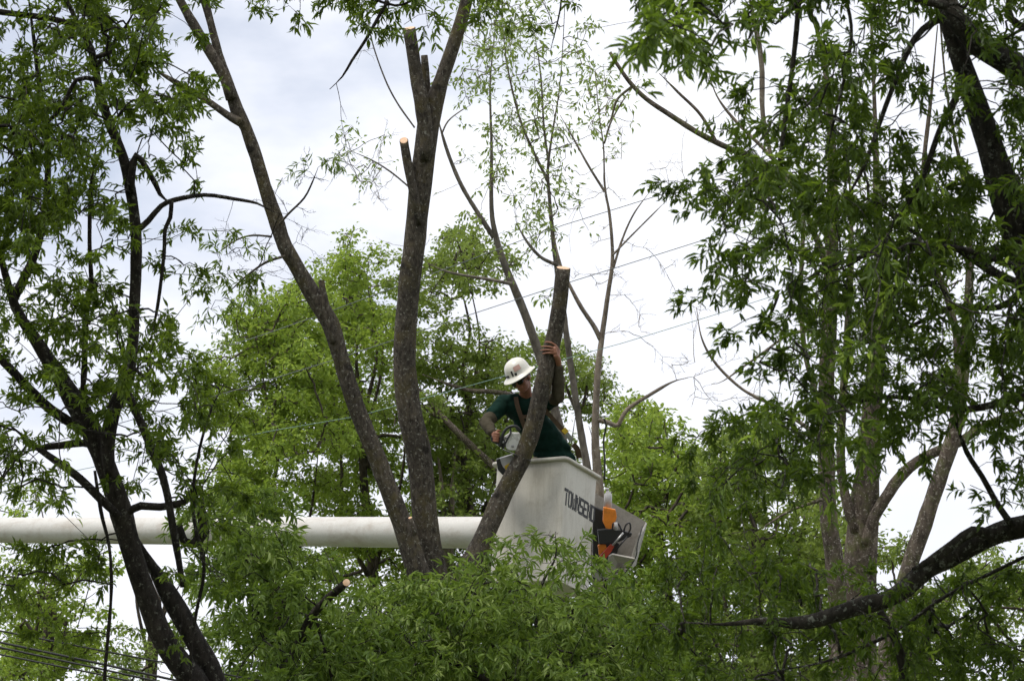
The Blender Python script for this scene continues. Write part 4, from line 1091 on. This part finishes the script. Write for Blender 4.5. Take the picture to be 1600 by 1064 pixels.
# ------------------------------------------------------------------ worker
WD = 22.85
def remesh(o, voxel=0.008, it=6):
    m = o.modifiers.new('skin', 'REMESH'); m.mode = 'VOXEL'; m.voxel_size = voxel; m.use_smooth_shade = True
    s = o.modifiers.new('soft', 'SMOOTH'); s.factor = 0.5; s.iterations = it
    return o

def ball(bm, c, r, ax=None, sub=3):
    r = np.broadcast_to(np.asarray(r, float), (3,))
    m = Matrix.Identity(4)
    if ax is not None:
        for i in range(3):
            for j in range(3): m[j][i] = ax[i][j]
    g = bmesh.ops.create_icosphere(bm, subdivisions=sub, radius=1.0)
    bmesh.ops.transform(bm, matrix=Matrix.Translation(Vector(c)) @ m @ Matrix.Diagonal((r[0], r[1], r[2], 1)), verts=g['verts'])

def chain(bm, pts, rad, n=6):
    pts = [np.asarray(p, float) for p in pts]
    for i in range(len(pts) - 1):
        l = np.linalg.norm(pts[i + 1] - pts[i])
        k = max(2, int(l / (min(rad[i], rad[i + 1]) * 0.45)))
        for t in np.linspace(0, 1, k, endpoint=(i == len(pts) - 2)):
            ball(bm, pts[i] * (1 - t) + pts[i + 1] * t, rad[i] * (1 - t) + rad[i + 1] * t, sub=2)

per = empty('person', BK(.36, .33, .03), 'worker in white hard hat, green shirt and harness reaching round the leaning stem', 'person')
def W(x, y, dd=0.0): return P(x, y, WD + dd)
RSH, REL, RWR = W(788, 630, 0), W(759, 660, -.16), W(770, 677, -.36)
LSH, LEL, LWR = W(851, 630, -.02), W(872, 620, -.27), W(873, 571, -.36)
NECK, CHEST, BELLY, HIP = W(822, 622, .0), W(823, 646, .03), W(848, 694, .10), W(862, 728, .15)
HEAD = W(814, 592, -.12)
# head frame
hu = unit(RIGHT * -0.44 + UP * 0.86 - FWD * 0.16)
hf = RIGHT * -0.40 - UP * 0.30 - FWD * 0.80
hf = unit(hf - hu * np.dot(hf, hu)); hs = np.cross(hf, hu)
HX = (hs, hf, hu)
def HD(s, f, u): return HEAD + hs * s + hf * f + hu * u
FL = BK(.36, .33, .03)
def foot(s): return BK(.36 + s * .10, .30 - s * .10, .05)
bm = bmesh.new()
ball(bm, HD(0, -.012, .03), (.076, .096, .098), HX)
ball(bm, HD(0, .022, -.045), (.058, .068, .070), HX)
ball(bm, HD(0, .050, -.088), (.034, .034, .026), HX)            # chin
ball(bm, HD(0, .098, -.018), (.013, .020, .024), HX, 2)         # nose
ball(bm, HD(0, .090, .004), (.010, .014, .03), HX, 2)
ball(bm, HD(0, .078, .028), (.055, .022, .014), HX, 2)          # brow
ball(bm, HD(0, .084, -.056), (.026, .012, .010), HX, 2)         # lips
for s in (-1, 1):
    ball(bm, HD(s * .078, -.012, -.010), (.010, .022, .034), HX, 2)
    ball(bm, HD(s * .045, .060, -.025), (.026, .026, .024), HX, 2)
chain(bm, [NECK, HD(0, -.02, -.06)], [.062, .056])
chain(bm, [CHEST, BELLY, HIP], [.105, .105, .115])
chain(bm, [RSH, NECK, LSH], [.055, .06, .055])
chain(bm, [RSH, REL, RWR], [.052, .042, .028])
chain(bm, [LSH, LEL, LWR], [.052, .042, .028])
for s in (-1, 1):
    hp_ = HIP + bx_l * s * .09; kn = 0.5 * (hp_ + foot(s)) - FWD * .05
    chain(bm, [hp_, kn, foot(s) + bx_u * .06], [.085, .058, .042])
# left hand wrapped round the leaning stem
def stem_at(x, y, dd=0): return P(x, y, 22.5 + dd)
palm = P(869, 556, 22.415)
chain(bm, [LWR, P(872, 562, 22.45), palm], [.027, .030, .026])
chain(bm, [P(868, 551, 22.405), P(867, 545, 22.41)], [.019, .018])
chain(bm, [P(871, 555, 22.43), P(870, 545, 22.43), P(868, 541, 22.42)], [.018, .020, .016])
for i, (ky, tx, ty) in enumerate(((539.5, 851.5, 534.5), (544, 845.5, 541.5), (548.5, 844.8, 547.2), (553, 848, 552.5))):
    pts = []
    for t in np.linspace(0, 1, 6):
        x = 868 + (tx - 868) * t; y = ky + (ty - ky) * t - (2.0 if i == 0 else 1.2) * math.sin(t * math.pi)
        cx = 860 - (y - 549) * .23; off = max(-1, min(1, (x - cx) / 14.2))
        pts.append(P(x, y, 22.5 - .0785 * math.sqrt(max(.02, 1 - off * off)) - .011))
    chain(bm, pts, [.0105, .0102, .0098, .0094, .0088, .0076])
chain(bm, [P(872, 556, 22.44), P(873.5, 549, 22.48), P(872, 541, 22.54)], [.016, .0135, .010])   # thumb behind
# right hand round the saw handle
chain(bm, [RWR, W(773.5, 680.5, -.385)], [.028, .030])
ball(bm, W(774.5, 681.5, -.39), (.034, .03, .040), (RIGHT, FWD, UP))
for i in range(4):
    y0 = 676.5 + i * 4.0; x0 = 775 - i * .6
    chain(bm, [W(x0 - 2, y0, -.41), W(x0 + 2.2, y0 + .6, -.428), W(x0 + 5.0, y0 + 1.2, -.415), W(x0 + 5.5, y0 + 1.6, -.385)], [.0105, .0105, .0098, .0085])
chain(bm, [W(774, 676, -.40), W(778, 672.5, -.40), W(781.5, 673, -.395)], [.013, .0115, .0095])
body = remesh(bmpart('body', bm, M['skin'], per), 0.0055, 3)

bm = bmesh.new()      # green T-shirt
tx_ = (unit(LSH - RSH), FWD, unit(CHEST - BELLY))
ball(bm, W(821, 643, .03), (.200, .140, .155), tx_)
ball(bm, W(836, 666, .06), (.192, .140, .155), tx_)
ball(bm, W(847, 680, .075), (.190, .137, .15), tx_)
ball(bm, W(857, 695, .10), (.20, .142, .14), tx_)
ball(bm, W(866, 712, .13), (.195, .15, .12), tx_)
chain(bm, [RSH + UP * .0, W(818, 628, .02), LSH], [.082, .085, .080])
chain(bm, [RSH, RSH * .45 + REL * .55], [.086, .078])
chain(bm, [LSH, LSH * .45 + LEL * .55], [.080, .074])
chain(bm, [W(800, 626, .0), W(835, 626, .0)], [.07, .07])
shirt = remesh(bmpart('shirt', bm, M['shirt'], per), 0.009, 14)
tex = bpy.data.textures.new('folds', 'CLOUDS'); tex.noise_scale = 0.09
dm = shirt.modifiers.new('folds', 'DISPLACE'); dm.texture = tex; dm.strength = 0.03; dm.mid_level = 0.5; dm.texture_coords = 'LOCAL'

tex2 = bpy.data.textures.new('sleeve_folds', 'CLOUDS'); tex2.noise_scale = 0.045
for nm, (a_, b_, c_) in (('sleeve', (RSH, REL, RWR)), ('sleeve', (LSH, LEL, LWR))):
    bm = bmesh.new()
    chain(bm, [a_ * .5 + b_ * .5, b_, b_ * .5 + c_ * .5, b_ * .08 + c_ * .92], [.064, .062, .056, .043])
    o = remesh(bmpart(nm, bm, M['sleeve'], per), 0.008, 3)
    dm = o.modifiers.new('folds', 'DISPLACE'); dm.texture = tex2; dm.strength = 0.016; dm.texture_coords = 'LOCAL'
bm = bmesh.new()
ball(bm, HIP, (.18, .15, .14), tx_)
for s in (-1, 1):
    hp_ = HIP + bx_l * s * .09; kn = 0.5 * (hp_ + foot(s)) - FWD * .05
    chain(bm, [hp_, kn, foot(s) + bx_u * .07], [.10, .078, .07])
remesh(bmpart('trousers', bm, M['trousers'], per), 0.01, 4)
for s in (-1, 1):
    bm = bmesh.new(); ball(bm, foot(s) + bx_u * .02 - FWD * .04, (.05, .13, .06), (RIGHT, FWD, UP)); chain(bm, [foot(s) + bx_u * .05, foot(s) + bx_u * .12], [.055, .055])
    remesh(bmpart('boot', bm, M['black_plastic'], per), 0.008, 3)
# hair at the nape
bm = bmesh.new(); ball(bm, HD(0, -.035, .005), (.079, .078, .07), HX); remesh(bmpart('hair', bm, M['hair'], per), .008, 2)
# sunglasses
sg = Acc()
for s in (-1, 1):
    c = HD(s * .034, .100, -.006)
    pl = [c + hs * math.cos(a) * .029 + hu * math.sin(a) * .021 - hf * (abs(math.cos(a) * s + .2) * .010 if math.cos(a) * s > 0 else 0) for a in np.linspace(0, 2 * math.pi, 14, endpoint=False)]
    pb = [p - hf * .010 for p in pl]
    sg.add(np.array(pl + pb), [tuple(range(14)), tuple(range(27, 13, -1))] + [(i, (i + 1) % 14, 14 + (i + 1) % 14, 14 + i) for i in range(14)])
    tube(sg, [HD(s * .062, .092, .008), HD(s * .078, .05, .010), HD(s * .082, -.01, .012)], .005, 6)
tube(sg, [HD(-.01, .103, .008), HD(.01, .103, .008)], .004, 6)
part('sunglasses', sg, M['glass_dark'], per, smooth=False)

# hard hat: dome, brim, ridge, band, stickers
HC = HD(0, -.008, .056)
hat = empty('hard_hat_origin', HC, '', 'x'); bpy.data.objects.remove(hat)
def HH(s, f, u): return HC + hs * s + hf * f + hu * u
bm = bmesh.new()
seg = 40; rings = []
prof = [(.0, .142), (.03, .140), (.06, .131), (.085, .115), (.103, .092), (.113, .062), (.118, .030), (.121, .010), (.126, .004), (.142, -.004), (.160, -.011), (.164, -.015), (.160, -.018), (.142, -.010), (.118, -.004), (.112, .03)]
for (r_, u_) in prof[1:]:
    rg = []
    for k in range(seg):
        a_ = 2 * math.pi * k / seg
        rs, rf = r_ * .93, r_ * 1.10
        if r_ > .14: rf += .012 * max(0, math.sin(a_)) ** 2
        rg.append(bm.verts.new(Vector(HH(rs * math.cos(a_), rf * math.sin(a_), u_ - (.012 * abs(math.sin(a_)) if r_ > .14 else 0)))))
    rings.append(rg)
top = bm.verts.new(Vector(HH(0, 0, .142)))
for k in range(seg): bm.faces.new((top, rings[0][k], rings[0][(k + 1) % seg]))
for a_, b_ in zip(rings, rings[1:]):
    for k in range(seg): bm.faces.new((a_[k], b_[k], b_[(k + 1) % seg], a_[(k + 1) % seg]))
hh = bmpart('hard_hat', bm, M['hat'], per, smooth=True)
for off in (-.03, 0, .03):
    a = Acc(); tube(a, [HH(off, .118 * math.cos(x), .139 * math.sin(x) - abs(off) * .25) for x in np.linspace(.35, math.pi - .35, 14)], .008, 8)
    part('ridge', a, M['hat'], hh)
def patch(name, a0, a1, u0, u1, mat, lift_=.004):
    ac = Acc(); vs = []; fs = []; n = 8
    def dome(a_, u_):
        us = [p[1] for p in prof[:8]][::-1]; rs = [p[0] for p in prof[:8]][::-1]
        r_ = np.interp(u_, us, rs) + lift_
        return HH(r_ * .93 * math.cos(a_), r_ * 1.10 * math.sin(a_), u_ + lift_ * .5)
    for i in range(n):
        a_ = a0 + (a1 - a0) * i / (n - 1)
        vs += [dome(a_, u0), dome(a_, .5 * (u0 + u1)), dome(a_, u1)]
    for i in range(n - 1):
        for j in range(2): fs.append((i * 3 + j, i * 3 + j + 1, i * 3 + 4 + j, i * 3 + 3 + j))
    ac.add(np.array(vs), fs); part(name, ac, mat, hh)
PA = math.pi / 2
patch('sticker', PA + .40, PA + 1.0, .045, .090, M['sticker_pink'])
patch('clip', PA + .10, PA + .24, .012, .062, M['black_plastic'], .008)
patch('label_plate', PA + .32, PA + .50, .012, .034, M['black_plastic'])
patch('label_plate', PA - .75, PA - .22, .014, .036, M['black_plastic'])

# harness
def strap(name, pts, w, mat):
    pts = np.array(pts); path = catmull(pts, .02); a = Acc()
    tan = unit(np.gradient(path, axis=0)); side = unit(np.cross(tan, -FWD)); nn = -FWD
    vs = []; fs = []
    for p, s_ in zip(path, side): vs += [p - s_ * w / 2 - FWD * .006, p + s_ * w / 2 - FWD * .006, p + s_ * w / 2 + FWD * .03, p - s_ * w / 2 + FWD * .03]
    for i in range(len(path) - 1):
        for j in range(4): fs.append((i * 4 + j, i * 4 + (j + 1) % 4, i * 4 + 4 + (j + 1) % 4, i * 4 + 4 + j))
    fs += [(0, 1, 2, 3), tuple(len(vs) - 4 + k for k in range(4))[::-1]]
    a.add(np.array(vs), fs); return part(name, a, mat, per, smooth=False)
hs1 = strap('harness_strap', [W(806, 620, -.08), W(808, 632, -.118), W(813, 648, -.128), W(820, 668, -.115), W(828, 690, -.09)], .040, M['strap'])
hs2 = strap('harness_strap', [W(842, 622, -.09), W(850, 638, -.115), W(862, 652, -.100), W(876, 668, -.085), W(893, 686, -.07)], .040, M['strap'])
strap('harness_strap', [W(812, 652, -.132), W(830, 650, -.135), W(852, 645, -.118), W(862, 650, -.105)], .034, M['strap'])
yb = strap('buckle', [W(880, 670, -.095), W(886, 676, -.092)], .046, M['yellow'])
strap('buckle', [W(885, 677, -.09), W(893, 688, -.082)], .044, M['grey_metal'])
strap('belt', [W(895, 694, -.02), W(902, 702, .06), W(905, 716, .12)], .05, M['strap'])

# ------------------------------------------------------------------ chainsaw in hand
saw = empty('chainsaw', W(797, 690, -.36), 'black handled chainsaw held by the worker, its bar in the leaning stem', 'chainsaw')
SD = WD - .40
bmpart('housing', plate([(788, 682, SD), (797, 676, SD), (812, 676, SD), (816, 690, SD), (810, 704, SD), (793, 703, SD), (788, 694, SD)], SD, .13), M['saw_grey'], saw, bevel=.010)
bmpart('rear_grip', plate([(766, 684, SD), (771, 679, SD), (781, 682, SD), (789, 686, SD), (792, 697, SD), (786, 700, SD), (776, 694, SD), (768, 690, SD)], SD, .05), M['black_plastic'], saw, bevel=.010)
a = Acc(); tube(a, catmull([P(781, 698, SD - .01), P(783, 686, SD - .02), P(788, 674, SD - .02), P(796, 667, SD - .02), P(806, 666, SD - .02), P(813, 672, SD - .01)], .01), .0135, 10)
part('handle', a, M['black_plastic'], saw)
a = Acc(); tube(a, catmull([P(797, 668, SD), P(798, 676, SD - .01), P(793, 686, SD - .02), P(787, 698, SD - .02)], .01), .008, 8)
part('hand_guard', a, M['black_plastic'], saw)
for (x, y, r_) in ((786, 691, .012), (790, 684, .009), (801, 697, .012)):
    a = Acc(); tube(a, [P(x, y, SD - .012), P(x, y, SD + .02)], r_, 12); part('knob', a, M['grey_metal'], saw)
# bar and chain, almost edge-on, sunk in the stem
bm = bmesh.new()
b0_, b1_ = P(786, 702, SD - .02), P(830, 720, SD - .02)
ax = unit(b1_ - b0_); az = unit(np.cross(ax, FWD)); ay = np.cross(az, ax)
boxbm(bm, (b0_ + b1_) / 2 + ay * .0, ax, ay, az, np.linalg.norm(b1_ - b0_), .095, .006)
bmpart('guide_bar', bm, M['grey_metal'], saw, bevel=.002)
a = Acc(); tube(a, [b0_ - ay * .05, b1_ - ay * .05], .0035, 6); part('chain', a, M['black_plastic'], saw)

cs = empty('tool_case', P(790, 735, 22.66), 'white case with yellow label and black end hooked over the bucket corner', 'case')
bmpart('case', plate([(780, 716, 22.5), (801, 710, 22.5), (804, 730, 22.5), (788, 739, 22.5), (782, 734, 22.5)], 22.5, .16), M['white_plastic'], cs, bevel=.008)
bmpart('end_cap', plate([(775, 718, 22.495), (781, 716, 22.495), (785, 730, 22.495), (794, 738, 22.495), (785, 742, 22.495), (778, 734, 22.495)], 22.62, .17), M['black_plastic'], cs, bevel=.006)
bmpart('label_patch', plate([(788, 728, 22.49), (797, 723, 22.49), (799, 731, 22.49), (791, 736, 22.49)], 22.62, .01), M['yellow'], cs)

# ------------------------------------------------------------------ cables
def cable(label, pts, rad, mat, group=None):
    c = P(*pts[0])
    o = empty('utility_cable', c, label, 'cable', group)
    a = Acc(); path = catmull(np.array([P(*p) for p in pts]), 0.8); tube(a, path, rad, 6)
    part('strand', a, mat, o)
cable('highest thin wire crossing the sky behind the sawn stems', [(-200, 690, 33), (310, 555, 33), (640, 441, 33), (880, 352, 33), (1060, 296, 33), (1700, 80, 33)], .005, M['cable_grey'])
cable('middle thin wire crossing the sky just above the sawn stem end', [(-200, 770, 32), (400, 600, 32), (700, 503, 32), (890, 441, 32), (1100, 375, 32), (1800, 150, 32)], .005, M['cable_grey'])
cable('lowest greenish wire passing behind the worker and hard hat', [(-200, 800, 31), (430, 672, 31), (560, 650, 31), (700, 612, 31), (900, 556, 31), (1110, 494, 31), (1800, 270, 31)], .004, M['cable_green'])
cable('uppermost black cable at bottom left, thinner and set apart', [(-300, 920, 16), (0, 985, 16), (200, 1024, 16), (400, 1062, 16), (800, 1130, 16)], .0055, M['cable'])
cable('second black cable at bottom left, thick', [(-300, 935, 16.2), (0, 1003, 16.2), (150, 1035, 16.2), (300, 1068, 16.2), (700, 1150, 16.2)], .008, M['cable'])
cable('third black cable at bottom left, close under the thick one', [(-300, 945, 16.4), (0, 1011, 16.4), (150, 1043, 16.4), (300, 1076, 16.4), (700, 1160, 16.4)], .007, M['cable'])
cable('lowest black cable at bottom left', [(-300, 960, 16.6), (0, 1022, 16.6), (150, 1052, 16.6), (300, 1085, 16.6), (700, 1170, 16.6)], .006, M['cable'])
